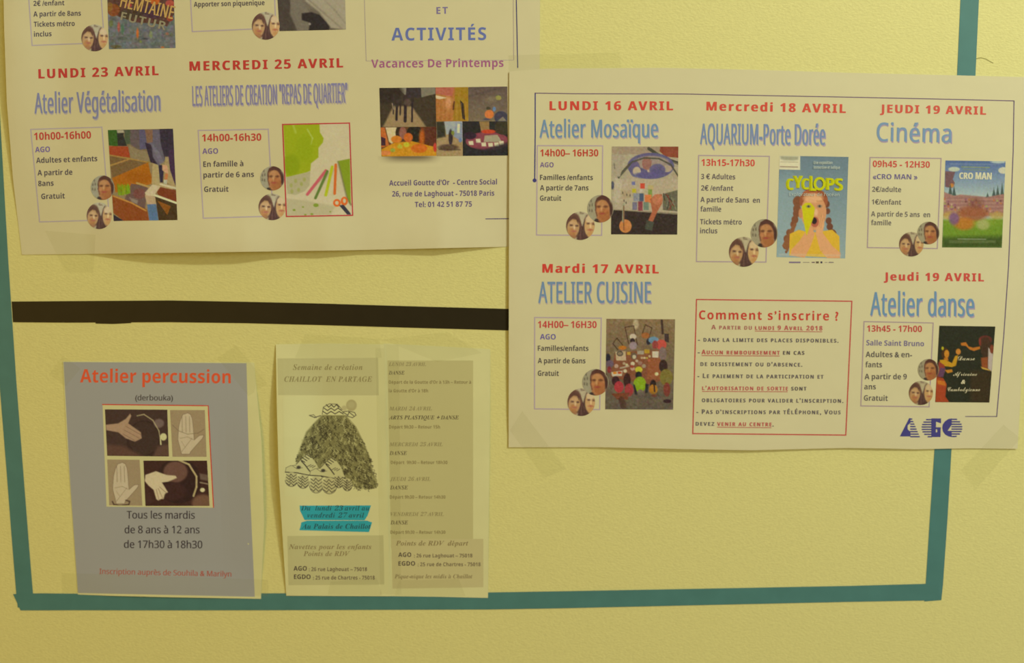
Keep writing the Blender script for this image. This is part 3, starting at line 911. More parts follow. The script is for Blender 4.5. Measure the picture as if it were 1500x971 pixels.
info(p2, L2, [(1023.5, 227.6), (1127, 229), (1122, 383.8), (1020.2, 383)], [
    ('13h15-17h30', 1027.5, 242.8, 1105.5, 243.6, 9.8, (190, 66, 52), B), ('3 € Adultes', 1027, 262.2, 1077, 262.8, 7.6, (96, 86, 80), B),
    ('2€ /enfant', 1027, 279, 1074, 279.5, 7.6, (96, 86, 80), B), ('A partir de 5ans  en', 1026, 296, 1113, 297, 7.6, (92, 84, 78), B),
    ('famille', 1026, 309.8, 1056.5, 310.1, 7.6, (92, 84, 78), B), ('Tickets métro', 1025.5, 328.4, 1086.5, 329, 7.6, (92, 84, 78), B), ('inclus', 1025.5, 341.6, 1050.7, 341.8, 7.6, (92, 84, 78), B)])
heading(p2, L2, 'JEUDI 19 AVRIL', 1289, 165, 1444.4, 168, 12, (196, 84, 62))
title(p2, L2, 'Cinéma', 1284, 206.4, 1393.5, 208.8, 27, (116, 142, 178))
info(p2, L2, [(1274.6, 230.6), (1378.6, 232), (1373, 364), (1270.6, 362.6)], [
    ('09h45 - 12H30', 1278.5, 244.5, 1362, 245.7, 9.3, (188, 72, 58), B), ('«CRO MAN »', 1278.5, 262.2, 1344, 262.8, 7.4, (104, 94, 122), B),
    ('2€/adulte', 1277.5, 280.8, 1320, 281.4, 7.4, (104, 98, 84), B), ('1€/enfant', 1277, 299.3, 1320, 299.9, 7.4, (104, 98, 84), B),
    ('A partir de 5 ans  en', 1276, 316.8, 1362.5, 318.1, 7.4, (104, 98, 84), B), ('famille', 1276, 329.7, 1305.5, 330, 7.4, (104, 98, 84), B)])
heading(p2, L2, 'Jeudi 19 AVRIL', 1294.6, 410.7, 1441.4, 412.2, 11.8, (190, 74, 58))
title(p2, L2, 'Atelier danse', 1274.7, 461.8, 1427, 463.4, 34, (104, 138, 174))
info(p2, L2, [(1265.7, 471), (1367, 473), (1361, 595.8), (1261, 594.5)], [
    ('13h45 - 17h00', 1270, 485.7, 1350.5, 486.3, 9.2, (180, 66, 58), B), ('Salle Saint Bruno', 1269, 505.8, 1353.5, 507.2, 7.8, (112, 102, 122), B),
    ('Adultes & en-', 1268, 523, 1336, 523.4, 8, (92, 86, 74), B), ('fants', 1267.7, 538, 1292, 538, 8, (92, 86, 74), B), ('A partir de 9', 1266.6, 555.4, 1328.3, 555.6, 8, (92, 86, 74), B),
    ('ans', 1266, 570.3, 1283, 570.3, 8, (92, 86, 74), B), ('Gratuit', 1265.4, 586.8, 1300.5, 587.2, 8, (92, 86, 74), B)])

# --- registration notice
rb = Flat().frame([(1020.3, 438.6), (1247.9, 441.2), (1239, 637.2), (1014.8, 635)], 1.7, ink((176, 70, 58), 1100)).build('notice_box', L2, p2, label='red outlined registration notice')
RU = (172, 80, 68)
DK = (92, 84, 76)


def nl(parts, y0, y1, x0, x1, cap=6.6, sm_=0.82):
    g = Flat()
    sl = (y1 - y0) / (x1 - x0)
    for (s, a, b, col, ul) in parts:
        ya, yb = y0 + sl * (a - x0), y0 + sl * (b - x0)
        for e in ((0, .35) if cap < 8 else (0,)): text(g, s, a, ya, b, yb, cap, B, ink(col, a), 0.13, sm_, dx=e)
        if ul: g.line([(a, ya + 1.9), (b, yb + 1.9)], 0.9, ink(col, a))
    g.build('text_line', L2, rb, z=.09)


text(Flat(), 'Comment s’inscrire ?', 1024, 467.6, 1228, 469.4, 13, B, ink((182, 62, 44), 1100), .09).build('text_line', L2, rb, z=.09)
nl([('A partir du', 1042, 1101, (158, 96, 78), 0), ('lundi 9 Avril 2018', 1106, 1204.5, (172, 84, 70), 1)], 482.3, 484, 1042, 1204)
nl([('- dans la limite des places disponibles.', 1022.5, 1228, DK, 0)], 500.4, 501.8, 1022, 1228)
nl([('-', 1022, 1025, DK, 0), ('Aucun remboursement', 1027.5, 1142, RU, 1), ('en cas', 1147, 1178, DK, 0)], 518.8, 519.6, 1022, 1178)
nl([('de desistement ou d’absence.', 1026, 1175, DK, 0)], 536, 537, 1026, 1175)
nl([('- Le paiement de la participation et', 1021.5, 1206, DK, 0)], 553.6, 554.6, 1021, 1206)
nl([('l’autorisation de sortie', 1028.5, 1154, RU, 1), ('sont', 1159, 1181, DK, 0)], 571.4, 572, 1028, 1181)
nl([('obligatoires pour valider l’inscription.', 1028, 1235, DK, 0)], 589, 590, 1028, 1235)
nl([('- Pas d’inscriptions par t' + 'É' + 'l' + 'É' + 'phone, Vous', 1020, 1231, DK, 0)], 606.2, 606.8, 1020, 1231)
nl([('devez', 1019, 1046, DK, 0), ('venir au centre', 1050.5, 1130, RU, 1), ('.', 1131.5, 1133, DK, 0)], 623.4, 624.5, 1019, 1133)

# --- logo: three striped letters
lg = ink((66, 64, 110), 1360)
f = Flat()
T = (1240, 450, 4.62)
z = lambda a, b: (T[0] + a / T[2], T[1] + b / T[2])
f.poly([z(362, 872), z(424, 750), z(433, 750), z(433, 782), z(414, 800), z(414, 826), z(433, 842), z(433, 874), z(362, 874)], lg)
for k in range(8):
    y = 752 + k * 17; x1 = 436 + 8 + k * 7.2
    f.quad([z(431, y), z(x1, y), z(x1 + 3, y + 9), z(431, y + 9)], lg)
for k in range(8):
    y = 756 + k * 16.5; w = 68 * math.sqrt(max(0.05, 1 - ((y + 4 - 815) / 66) ** 2))
    f.quad([z(576 - w, y), z(578, y), z(578, y + 9), z(576 - w, y + 9)], lg)
f.poly([z(574, 752), z(640, 752), z(640, 786), z(606, 774), z(604, 846), z(614, 846), z(614, 826), z(592, 826), z(592, 812), z(638, 812), z(636, 878), z(574, 878)], lg)
f.poly([z(712, 752), z(690, 756), z(668, 770), z(652, 792), z(648, 815), z(652, 840), z(668, 862), z(690, 874), z(712, 878), z(712, 836), z(684, 836), z(712, 796)], lg)
for k in range(8):
    y = 754 + k * 16.5; w = 72 * math.sqrt(max(0.05, 1 - ((y + 4 - 815) / 66) ** 2))
    f.quad([z(710, y), z(712 + w, y), z(712 + w, y + 9), z(710, y + 9)], lg)
f.build('logo', L2, p2, label='dark blue striped three letter logo')

# --- mosaic workshop picture
T = (740, 200, 5.11)
p = Pic([(896, 214.5), (993.8, 214.5), (992, 343.6), (895, 343.2)], T, base=(160, 148, 108), seed=21)
p.poly([(797, 70), (860, 75), (840, 130), (797, 125)], (150, 134, 96)); p.poly([(850, 75), (1160, 75), (1150, 130), (845, 135)], (148, 130, 96))
p.poly([(1160, 75), (1298, 75), (1298, 160), (1200, 150), (1155, 110)], (128, 66, 40)); p.line([(1075, 90), (1180, 160), (1298, 200)], 24, (70, 68, 50)); p.line([(1100, 150), (1298, 205)], 8, (120, 110, 80), .8)
p.ell(1090, 220, 175, 98, (90, 84, 104)); p.ell(1095, 195, 130, 50, (150, 134, 104), .9, 2); p.ell(970, 240, 40, 60, (92, 84, 104), .9); p.ell(985, 260, 30, 34, (172, 156, 116)); p.ell(1085, 245, 22, 40, (176, 160, 120)); p.ell(1060, 200, 36, 50, (140, 98, 76))
p.ell(1210, 240, 40, 26, (160, 144, 110)); p.ell(1140, 250, 60, 46, (86, 80, 104), .9, 2); p.ell(1060, 290, 100, 24, (88, 82, 108), .9, 2)
p.line([(1298, 300), (1240, 210), (1150, 165), (1040, 160), (950, 190), (880, 260), (850, 310)], 12, (72, 70, 50), .9); p.line([(850, 300), (930, 210)], 20, (78, 74, 54), .9)
p.poly([(797, 130), (900, 150), (860, 300), (797, 300)], (156, 144, 108)); p.line([(815, 200), (820, 240)], 6, (80, 72, 60), .7)
p.poly([(870, 320), (1298, 320), (1298, 570), (830, 550)], (166, 152, 112)); p.ell(803, 365, 14, 30, (76, 76, 78)); p.poly([(820, 310), (880, 320), (850, 500), (810, 480)], (172, 160, 120))
for (x, y, w, h, c) in ((960, 350, 26, 26, (104, 102, 126)), (1028, 370, 34, 40, (186, 72, 44)), (965, 405, 30, 30, (170, 160, 36)), (1085, 425, 30, 60, (118, 138, 60)), (980, 455, 40, 60, (128, 130, 122)), (1020, 455, 34, 60, (72, 84, 92)),
                        (1070, 465, 50, 60, (192, 112, 56)), (970, 520, 36, 60, (110, 104, 108)), (1012, 520, 34, 70, (128, 60, 60)), (1055, 520, 40, 60, (104, 122, 92)), (1090, 380, 40, 30, (170, 152, 92)), (905, 430, 70, 60, (162, 144, 100)), (1018, 405, 20, 30, (180, 168, 130))):
    p.poly([(x - w / 2, y - h / 2), (x + w / 2, y - h / 2), (x + w / 2, y + h / 2), (x - w / 2, y + h / 2)], c)
for (x, y) in ((880, 420), (910, 435), (935, 440), (890, 480), (905, 495)): p.ell(x, y, 4, 9, (76, 66, 52))
p.poly([(1180, 430), (1290, 400), (1290, 560), (1180, 550)], (96, 92, 66)); 
for k in range(16): p.line([(1185 + (k * 29) % 100, 425 + (k * 17) % 60), (1195 + (k * 41) % 95, 480 + (k * 23) % 70)], 6, [(48, 46, 36), (132, 126, 90), (92, 104, 60), (120, 60, 40)][k % 4], .9)
p.poly([(792, 545), (1298, 575), (1298, 740), (792, 740)], (52, 42, 34)); p.line([(800, 545), (1290, 580)], 8, (150, 138, 100), .8)
p.poly([(1085, 470), (1120, 435), (1175, 430), (1175, 500), (1140, 560), (1105, 640), (1070, 630), (1100, 560)], (158, 92, 56)); p.ell(1140, 470, 40, 40, (176, 110, 70)); p.poly([(1060, 625), (1115, 640), (1100, 705), (1045, 690)], (70, 72, 54))
p.ell(900, 670, 46, 50, (182, 118, 58)); p.poly([(880, 500), (895, 500), (892, 640), (875, 640)], (140, 140, 100)); p.line([(888, 520), (888, 700)], 8, (120, 84, 50))
p.noise(8, 1.7)
p.build('photograph', L2, p2, label='printed photograph of hands making a mosaic')
pair(p2, L2, 850.2, 330.7, 21, 20.8); single(p2, L2, 879.5, 305.7, 19.3, 20.2)

# --- cooking workshop picture
T = (885, 460, 6.7)
p = Pic([(888.3, 466.9), (989, 467.6), (986, 600), (886.5, 599.5)], T, base=(116, 98, 64), seed=22)
p.vgrad(50, (126, 104, 66), 930, (92, 82, 62)); p.noise(6, 3); p.ell(310, 100, 28, 48, (176, 160, 112), .9, 2)
p.poly([(60, 600), (110, 370), (210, 370), (540, 350), (600, 640), (440, 690), (200, 650), (80, 620)], (122, 76, 46), 1, 2); p.poly([(430, 440), (560, 430), (560, 640), (420, 640)], (138, 82, 46), 1, 2)
for pts in ([(205, 130), (290, 115), (325, 300)], [(205, 130), (240, 290)], [(375, 190), (405, 105), (470, 135), (440, 230)], [(85, 290), (125, 235), (185, 310)], [(85, 290), (135, 350)]): p.line(pts, 8, (66, 44, 30))
p.ell(180, 330, 40, 20, (168, 104, 34)); p.ell(405, 210, 40, 28, (150, 94, 44)); p.line([(565, 60), (575, 190)], 22, (66, 50, 38)); p.poly([(590, 190), (635, 195), (635, 280), (595, 270)], (62, 50, 42))
p.ell(283, 222, 34, 28, (186, 170, 130)); p.ell(278, 262, 24, 26, (50, 36, 34)); p.ell(285, 310, 38, 40, (142, 124, 112))
p.ell(435, 270, 22, 32, (44, 40, 44)); p.ell(485, 255, 50, 34, (100, 130, 136)); p.ell(560, 300, 52, 50, (178, 76, 56)); p.ell(575, 390, 36, 70, (118, 100, 84)); p.ell(500, 300, 30, 40, (136, 62, 52))
p.poly([(110, 370), (210, 362), (215, 455), (120, 455)], (178, 158, 110)); p.ell(155, 388, 32, 26, (70, 64, 48)); p.ell(155, 388, 22, 16, (124, 110, 76)); p.ell(292, 412, 30, 34, (96, 82, 60)); p.ell(295, 420, 18, 20, (178, 168, 124))
p.poly([(225, 370), (260, 370), (260, 400), (225, 400)], (172, 138, 44)); p.poly([(395, 345), (445, 350), (445, 385), (395, 385)], (166, 134, 40)); p.poly([(325, 360), (390, 360), (390, 395), (325, 395)], (150, 138, 106)); p.poly([(472, 365), (535, 365), (532, 428), (472, 425)], (188, 178, 138))
for (x, y, r, c) in ((280, 487, 20, (190, 178, 130)), (195, 485, 14, (170, 150, 106)), (222, 498, 14, (176, 164, 110)), (320, 460, 14, (176, 158, 116)), (206, 558, 18, (186, 176, 124)), (515, 588, 18, (190, 182, 120)), (395, 430, 12, (186, 170, 120)), (420, 430, 10, (170, 152, 60)), (445, 415, 12, (178, 158, 104)), (370, 430, 12, (168, 146, 100)), (390, 510, 20, (150, 132, 96)), (350, 480, 22, (140, 104, 80)), (280, 535, 22, (172, 140, 104)), (440, 455, 14, (168, 92, 60)), (275, 515, 16, (140, 58, 40))): p.ell(x, y, r, r * .95, c)
p.poly([(70, 570), (180, 555), (175, 605), (80, 612)], (180, 170, 130)); p.ell(105, 578, 20, 12, (190, 120, 34)); p.ell(152, 575, 20, 12, (168, 62, 34)); p.line([(160, 530), (240, 510)], 14, (166, 150, 110))
p.ell(38, 430, 24, 42, (40, 38, 44)); p.ell(55, 490, 40, 36, (96, 80, 80)); p.ell(50, 545, 20, 34, (120, 48, 44)); p.ell(120, 510, 20, 20, (172, 142, 108)); p.ell(0, 660, 40, 90, (60, 40, 30))
p.ell(340, 545, 36, 30, (178, 172, 44)); p.ell(338, 600, 32, 38, (40, 38, 36)); p.ell(350, 690, 62, 76, (124, 152, 28)); p.poly([(285, 690), (300, 690), (330, 790), (300, 790)], (44, 42, 40)); p.poly([(405, 680), (435, 690), (430, 770), (400, 780)], (44, 42, 40)); p.ell(355, 770, 30, 30, (110, 96, 74))
p.ell(225, 650, 36, 70, (58, 34, 28)); p.ell(245, 745, 44, 62, (148, 58, 52)); p.ell(112, 655, 38, 46, (60, 36, 34)); p.ell(145, 715, 46, 56, (158, 54, 52)); p.poly([(70, 780), (250, 770), (230, 840), (130, 840)], (112, 60, 36)); p.line([(170, 840), (190, 900)], 60, (72, 48, 34), .8, 2)
p.ell(480, 690, 30, 46, (46, 34, 30)); p.ell(482, 740, 42, 50, (160, 108, 32)); p.line([(490, 680), (495, 760)], 14, (46, 34, 30)); p.ell(490, 800, 30, 14, (120, 62, 42))
p.ell(580, 510, 42, 62, (56, 40, 32)); p.ell(610, 620, 64, 82, (116, 104, 44)); p.ell(615, 740, 34, 70, (118, 58, 42)); p.ell(620, 855, 40, 20, (52, 34, 34)); p.ell(430, 800, 160, 30, (74, 72, 58), .4, 5)
p.noise(9, 1.6)
p.build('photograph', L2, p2, label='printed photograph of people around a table of food seen from above')
pair(p2, L2, 851.4, 589, 20.3); single(p2, L2, 872.3, 559.9, 19.4)

# --- exhibition poster with a girl
T = (1135, 220, 5.71)
q = [(1142, 228), (1243, 229.8), (1238, 378.5), (1137.5, 376.5)]
p = Pic(q, T, base=(110, 136, 132), seed=23)
p.vgrad(50, (100, 120, 118), 900, (138, 158, 142)); p.ell(120, 500, 200, 300, (142, 162, 146), .5, 18)
p.poly([(30, 30), (212, 40), (212, 165), (30, 160)], (204, 198, 150)); p.poly([(45, 48), (198, 52), (195, 78), (160, 86), (80, 84), (50, 72)], (140, 140, 104), .8, 3); p.line([(50, 98), (192, 100)], 5, (160, 152, 112)); p.line([(45, 138), (190, 141)], 7, (112, 84, 62), .9)
for (x, y, r) in ((190, 430, 46), (185, 490, 38), (180, 530, 34), (168, 580, 34), (155, 620, 30), (120, 690, 30), (100, 740, 32), (92, 800, 30), (95, 850, 12)): p.ell(x, y, r * .85, r, (120, 74, 44))
p.poly([(150, 620), (185, 600), (110, 850), (60, 800)], (132, 84, 48))
for (x, y, r) in ((430, 450, 32), (440, 510, 26), (450, 590, 28), (460, 640, 30), (480, 700, 40), (500, 770, 36)): p.ell(x, y, r * .9, r, (106, 64, 42))
p.ell(325, 420, 118, 100, (146, 82, 46)); p.ell(300, 360, 60, 36, (160, 90, 50))
p.poly([(125, 700), (200, 665), (300, 690), (480, 665), (540, 720), (545, 900), (120, 880)], (206, 166, 44)); p.ell(180, 780, 50, 80, (190, 162, 40), .6, 4)
p.ell(325, 520, 106, 150, (198, 142, 88)); p.ell(320, 400, 80, 40, (212, 164, 106), .9, 3); p.ell(215, 530, 16, 40, (184, 126, 78))
p.poly([(205, 760), (300, 620), (335, 700), (300, 800), (250, 900), (130, 880), (140, 830)], (206, 150, 92)); p.poly([(340, 690), (360, 600), (400, 530), (415, 620), (400, 690), (480, 800), (550, 860), (545, 905), (440, 905), (380, 840)], (208, 154, 96), 1, 1.2)
p.line([(392, 540), (372, 640)], 3, (150, 98, 58), .8); p.line([(404, 560), (386, 650)], 3, (160, 108, 62), .7)
p.ell(375, 468, 22, 14, (150, 126, 90)); p.ell(375, 468, 9, 10, (70, 60, 50)); p.ell(345, 520, 16, 30, (220, 176, 122), .8, 2)
p.ell(335, 600, 34, 44, (170, 92, 62)); p.ell(330, 590, 22, 28, (46, 30, 30)); p.line([(350, 425), (400, 425)], 5, (160, 104, 62), .7)
p.poly([(225, 470), (255, 440), (300, 440), (335, 480), (325, 560), (265, 715), (245, 620)], (190, 184, 18)); p.ell(282, 470, 22, 13, (150, 140, 60)); p.ell(282, 470, 9, 9, (62, 66, 62))
p.line([(345, 880), (400, 840)], 10, (190, 150, 40), .5); p.line([(40, 872), (550, 880)], 14, (196, 186, 150), .35, 2); p.noise(4, 1.6)
ph = p.build('photograph', L2, p2, label='printed exhibition poster of a surprised girl with braids and a yellow painted eye')
f = Flat()
yel = ink((186, 190, 16), 1190); pal = ink((178, 188, 160), 1190)
zz = lambda a, b: (T[0] + a / T[2], T[1] + b / T[2])
for e in (0, .8, 1.6, 2.2):
    for (s, a, b, y, c) in (('C', 92, 156, 332, 16.5), ('Y', 148, 234, 316, 18), ('C', 220, 284, 328, 16), ('L', 288, 344, 340, 22), ('P', 424, 496, 332, 17.5), ('S', 496, 568, 338, 18)):
        A = zz(a, y); Bq = zz(b, y); text(f, s, A[0], A[1], Bq[0] - 1.6, Bq[1], c, B, yel, dx=e)
cx, cy = zz(375, 280)
ring = []
for k in range(24):
    a0, a1 = 2 * math.pi * k / 24, 2 * math.pi * (k + 1) / 24
    f.quad([(cx + 9 * math.cos(a0), cy + 10 * math.sin(a0)), (cx + 9 * math.cos(a1), cy + 10 * math.sin(a1)), (cx + 5 * math.cos(a1), cy + 6.2 * math.sin(a1)), (cx + 5 * math.cos(a0), cy + 6.2 * math.sin(a0))], yel)
for (s, a, b, y, c) in (('Une exposition', 325, 482, 116, 4.6), ('immersive et ludique', 325, 545, 156, 4.6), ('Exploration de l’océan', 120, 540, 380, 4.4)):
    if 'océan' in s: text(f, 'Explorateur de l’océan', *zz(a, y), *zz(b, y + 4), 4.6, S_, pal)
    else: text(f, s, *zz(a, y), *zz(b, y), c, B, pal)
f.build('picture_lettering', L2, ph, z=.16)
f = Flat()
for (a, b, c, d) in ((118, 215, 4, (120, 106, 116)), (235, 290, 2, (150, 140, 110)), (308, 334, 3, (110, 90, 84)), (344, 368, 5, (96, 84, 60)), (382, 398, 5, (60, 56, 66)), (418, 440, 2, (150, 140, 114)), (450, 492, 3, (134, 124, 104))):
    f.quad([zz(a, 938 - c * 1.6), zz(b, 938 - c * 1.6), zz(b, 938 + c * 1.6), zz(a, 938 + c * 1.6)], ink(d, 1190))
f.build('sponsor_marks', L2, p2, z=.09)
pair(p2, L2, 1089.5, 368.8, 21.8, 22); single(p2, L2, 1119.5, 341.6, 19.8, 20.8)

# --- film poster: a plain landscape of its colours, without its figures
T = (1240, 220, 5.396)
p = Pic([(1385, 235), (1473, 236.3), (1467.6, 362.8), (1379.9, 362.4)], T, base=(80, 120, 150), seed=24)
p.vgrad(80, (76, 100, 134), 360, (158, 176, 158))
p.ell(850, 150, 46, 18, (176, 184, 150)); p.ell(1240, 160, 40, 26, (190, 190, 150)); p.ell(1200, 92, 60, 12, (160, 176, 160)); p.poly([(780, 165), (860, 170), (840, 230), (858, 260), (835, 300), (780, 290)], (110, 80, 76)); p.ell(832, 278, 18, 16, (190, 130, 50), .9, 2)
for (x, y, h) in ((1165, 340, 44), (1195, 335, 56), (1230, 340, 84), (1115, 355, 20), (820, 320, 60), (850, 330, 50)): p.poly([(x - 16, y + 30), (x, y - h), (x + 16, y + 30)], (66, 84, 72))
p.poly([(770, 330), (850, 360), (900, 350), (1110, 370), (1250, 345), (1250, 520), (765, 520)], (152, 112, 92), 1, 2)
for k in range(9): p.line([(770, 380 + k * 14), (1250, 370 + k * 15)], 5, (170, 132, 112) if k % 2 else (128, 92, 84), .6)
for k in range(60): p.ell(775 + (k * 83) % 470, 385 + (k * 47) % 130, 8, 9, [(176, 112, 60), (132, 84, 92), (180, 148, 110), (110, 70, 60), (150, 150, 80)][k % 5], .9)
p.ell(830, 520, 80, 36, (176, 150, 66), .8, 4); p.ell(1190, 520, 60, 34, (172, 150, 70), .8, 4)
p.poly([(760, 550), (1245, 545), (1230, 770), (755, 770)], (104, 136, 34), 1, 4); p.ell(1000, 570, 180, 30, (138, 158, 48), .7, 6); p.poly([(755, 690), (1235, 680), (1235, 775), (750, 775)], (52, 70, 28), .85, 8)
p.ell(1000, 500, 120, 60, (146, 84, 48), .85, 5); p.ell(930, 580, 80, 50, (178, 106, 34), .85, 5); p.ell(1080, 590, 50, 40, (160, 164, 96), .8, 4); p.ell(850, 540, 40, 50, (112, 74, 116), .8, 4); p.ell(1020, 420, 60, 40, (120, 72, 56), .6, 5)
p.line([(820, 108), (1220, 112)], 7, (120, 140, 146), .7); p.line([(910, 132), (1130, 138)], 10, (128, 142, 90), .8); p.line([(920, 152), (1110, 158)], 8, (120, 138, 96), .7)
p.line([(880, 702), (1100, 704)], 7, (150, 158, 120), .8); p.poly([(810, 710), (1180, 712), (1180, 732), (808, 735)], (96, 110, 60), .7, 1.5); p.noise(7, 1.6)
ph = p.build('photograph', L2, p2, label='printed film poster with blue sky over green grass')
f = Flat()
for e in (0, .7):
    text(f, 'CRO', 1240 + 890 / 5.396, 220 + 226 / 5.396, 1240 + 996 / 5.396, 262.2, 9.2, B, ink((206, 204, 156), 1400), dx=e)
    text(f, 'MAN', 1240 + 1018 / 5.396, 262.3, 1240 + 1144 / 5.396, 263, 10, B, ink((206, 204, 156), 1400), dx=e)
f.build('picture_lettering', L2, ph, z=.16)
single(p2, L2, 1360, 341.2, 16.2, 16.6); pair(p2, L2, 1335, 357.7, 18)

# --- dance picture
T = (1370, 470, 7.77)
p = Pic([(1376, 477), (1458, 478.2), (1449.3, 589.6), (1369.9, 589)], T, base=(40, 42, 28), seed=25)
p.poly([(400, 560), (640, 580), (620, 930), (400, 930)], (60, 46, 26), .8, 6)
p.ell(115, 375, 44, 70, (66, 44, 22)); p.ell(130, 375, 28, 46, (188, 126, 36)); p.ell(84, 312, 14, 20, (170, 160, 30)); p.poly([(100, 420), (140, 410), (150, 450), (100, 460)], (176, 112, 32))
p.poly([(50, 445), (110, 440), (190, 480), (225, 400), (262, 390), (235, 510), (190, 525), (110, 515), (60, 500)], (184, 138, 30)); p.ell(262, 350, 28, 34, (188, 124, 44)); p.poly([(40, 460), (100, 500), (120, 560), (70, 640), (20, 640)], (140, 60, 40)); p.poly([(60, 530), (120, 540), (90, 640), (30, 630)], (94, 62, 80))
p.poly([(110, 560), (190, 550), (200, 580), (140, 595)], (180, 120, 34)); p.poly([(10, 640), (90, 650), (130, 720), (115, 860), (160, 925), (0, 925)], (156, 66, 32)); p.poly([(20, 670), (110, 690), (120, 740), (30, 720)], (190, 116, 34), .9, 2)
p.ell(570, 215, 76, 50, (92, 44, 34)); p.ell(520, 240, 24, 46, (124, 52, 36)); p.poly([(520, 200), (600, 180), (640, 260), (600, 420), (560, 450), (520, 360)], (66, 46, 30), .9, 2); p.poly([(520, 420), (600, 410), (600, 540), (530, 540)], (140, 74, 36), .95, 2)
p.poly([(290, 250), (350, 242), (380, 290), (430, 305), (510, 290), (510, 318), (440, 342), (390, 325), (350, 285), (295, 280)], (178, 108, 34)); p.poly([(605, 300), (660, 380), (645, 580), (600, 540)], (176, 164, 140)); p.ell(645, 320, 24, 50, (120, 60, 36)); p.poly([(515, 520), (600, 545), (640, 572), (540, 548)], (186, 150, 60))
p.noise(5, 1.6)
ph = p.build('photograph', L2, p2, label='printed photograph of two dancers on black')
f = Flat(); cr = ink((200, 192, 140), 1400)
for (s, a, b, y, c) in (('Danse', 258, 450, 448, 6), ('Africaine', 205, 475, 624, 5.6), ('&', 292, 345, 715, 5.6), ('Cambodgienne', 140, 510, 800, 6)):
    A = (1370 + a / 7.77, 470 + y / 7.77); Bq = (1370 + b / 7.77, 470 + y / 7.77)
    text(f, s, *A, *Bq, c, 'script' if s != '&' else 'serifb', cr)
f.build('picture_lettering', L2, ph, z=.16)
single(p2, L2, 1360, 541.5, 15.4, 15.8); pair(p2, L2, 1349, 575.5, 17.7)

# ================================================================== PERCUSSION NOTICE
p3 = sheet('notice', [(91.8, 0), (97.5, 0), (106, 0), (114, 0)], [(372, 0), (383, 0), (387, 0), (382.3, 0)],
           [(90, 529), (361, 530.8), (390, 532)], [(110, 870.5), (160, 872.5), (240, 874.5), (390, 877.2)], lift_p3, paper2,
           'small grey blue printed notice with a red heading at lower left', 'notice', 50, 60)
L3 = lift_p3
blue3 = ink((143, 137, 109), 250)
f = Flat()
ys = np.linspace(0, 1, 30)
bl = lambda t: (np.interp(t, [0, .5, 1], [93, 102.3, 114.2]), 530.2 + t * (868.5 - 530.2) + t * 0)
br = lambda t: (np.interp(t, [0, .5, 1], [361, 365.5, 373.2]), 532 + t * (874 - 532))
v = []; nx = 24
for t in ys:
    a, b = bl(t), br(t)
    for i in range(nx + 1): v.append((a[0] + (b[0] - a[0]) * i / nx, a[1] + (b[1] - a[1]) * i / nx))
f.add(v, [(j * (nx + 1) + i, (j + 1) * (nx + 1) + i, (j + 1) * (nx + 1) + i + 1, j * (nx + 1) + i + 1) for j in range(len(ys) - 1) for i in range(nx)], blue3)
f.build('printed_background', L3, p3, z=.04)
text(Flat(), 'Atelier percussion', 117.3, 560, 338, 561.4, 19.2, B, ink((200, 78, 36), 250), .005).build('heading', L3, p3, z=.10, label='red orange heading')
for (s, x0, y0, x1, y1, cap, col, st) in (('(derbouka)', 198, 586.4, 253, 586.6, 8, (72, 62, 50), S_), ('Tous les mardis', 185.5, 759.4, 285, 759.8, 11, (58, 48, 44), S_),
                                          ('de 8 ans à 12 ans', 182.5, 781, 292, 781.2, 11, (58, 48, 44), S_), ('de 17h30 à 18h30', 181.5, 802.5, 296, 803, 11, (58, 48, 44), S_),
                                          ('Inscription auprès de Souhila & Marilyn', 145.5, 840.6, 338.5, 844.6, 8, (156, 84, 58), S_)):
    g = Flat()
    for e in (0, .35): text(g, s, x0, y0, x1, y1, cap, st, ink(col, x0), dx=e)
    g.build('text_line', L3, p3, z=.10)
Flat().quad([(150.2, 592.6), (304.5, 594.4), (312.6, 743.6), (156, 742)], ink((186, 174, 104), 250)).build('picture_panel', L3, p3, z=.08)
Flat().line([(149.6, 592.4), (305, 594.2), (308.5, 665), (312.8, 743.6)], 1.6, ink((182, 62, 40), 250)).build('panel_line', L3, p3, z=.12)


def drum(p, hand):
    p.noise(3, 4)


T = (70, 510, 4.545)
p = Pic([(153.6, 599.5), (245, 600), (247.5, 668.6), (157, 667.6)], T, step=.8, base=(62, 44, 34), seed=31)
p.ell(640, 610, 115, 130, (50, 34, 28)); p.ell(640, 600, 100, 110, (58, 42, 32)); p.ell(740, 500, 34, 30, (110, 90, 70), .9, 2)
p.poly([(385, 640), (500, 650), (640, 720), (390, 720)], (88, 60, 42), .9, 5); p.poly([(730, 650), (810, 640), (810, 720), (700, 720)], (92, 66, 46), .8, 4)
p.line([(595, 450), (640, 440), (700, 480), (740, 550), (755, 640)], 7, (160, 144, 90), .9); p.ell(770, 590, 22, 24, (190, 180, 110)); p.line([(750, 600), (752, 640)], 8, (186, 176, 110))
p.poly([(385, 510), (470, 500), (520, 470), (548, 435), (556, 450), (535, 500), (620, 560), (625, 600), (580, 622), (520, 600), (470, 560), (390, 545)], (158, 126, 84), 1, 1.4)
for (a, b) in (((520, 520), (618, 575)), ((510, 545), (610, 600)), ((500, 570), (580, 615))): p.line([a, b], 4, (110, 82, 54), .7)
p.noise(4, 1.5); p.build('photograph', L3, p3, z=.12, label='printed sepia photograph of a hand on a drum, upper left')
T = (70, 700, 4.545)
p = Pic([(210, 674.6), (303.3, 674.6), (307, 741), (213, 741)], T, step=.8, base=(58, 34, 26), seed=32)
p.ell(870, 20, 150, 150, (46, 28, 24)); p.ell(850, -40, 80, 70, (104, 72, 52), .95, 3); p.ell(830, 90, 90, 60, (58, 34, 28), .9, 4)
p.ell(1030, 170, 70, 60, (112, 80, 52), .9, 4); p.poly([(1010, -30), (1070, -20), (1070, 20), (1015, 10)], (104, 84, 60), .9, 2)
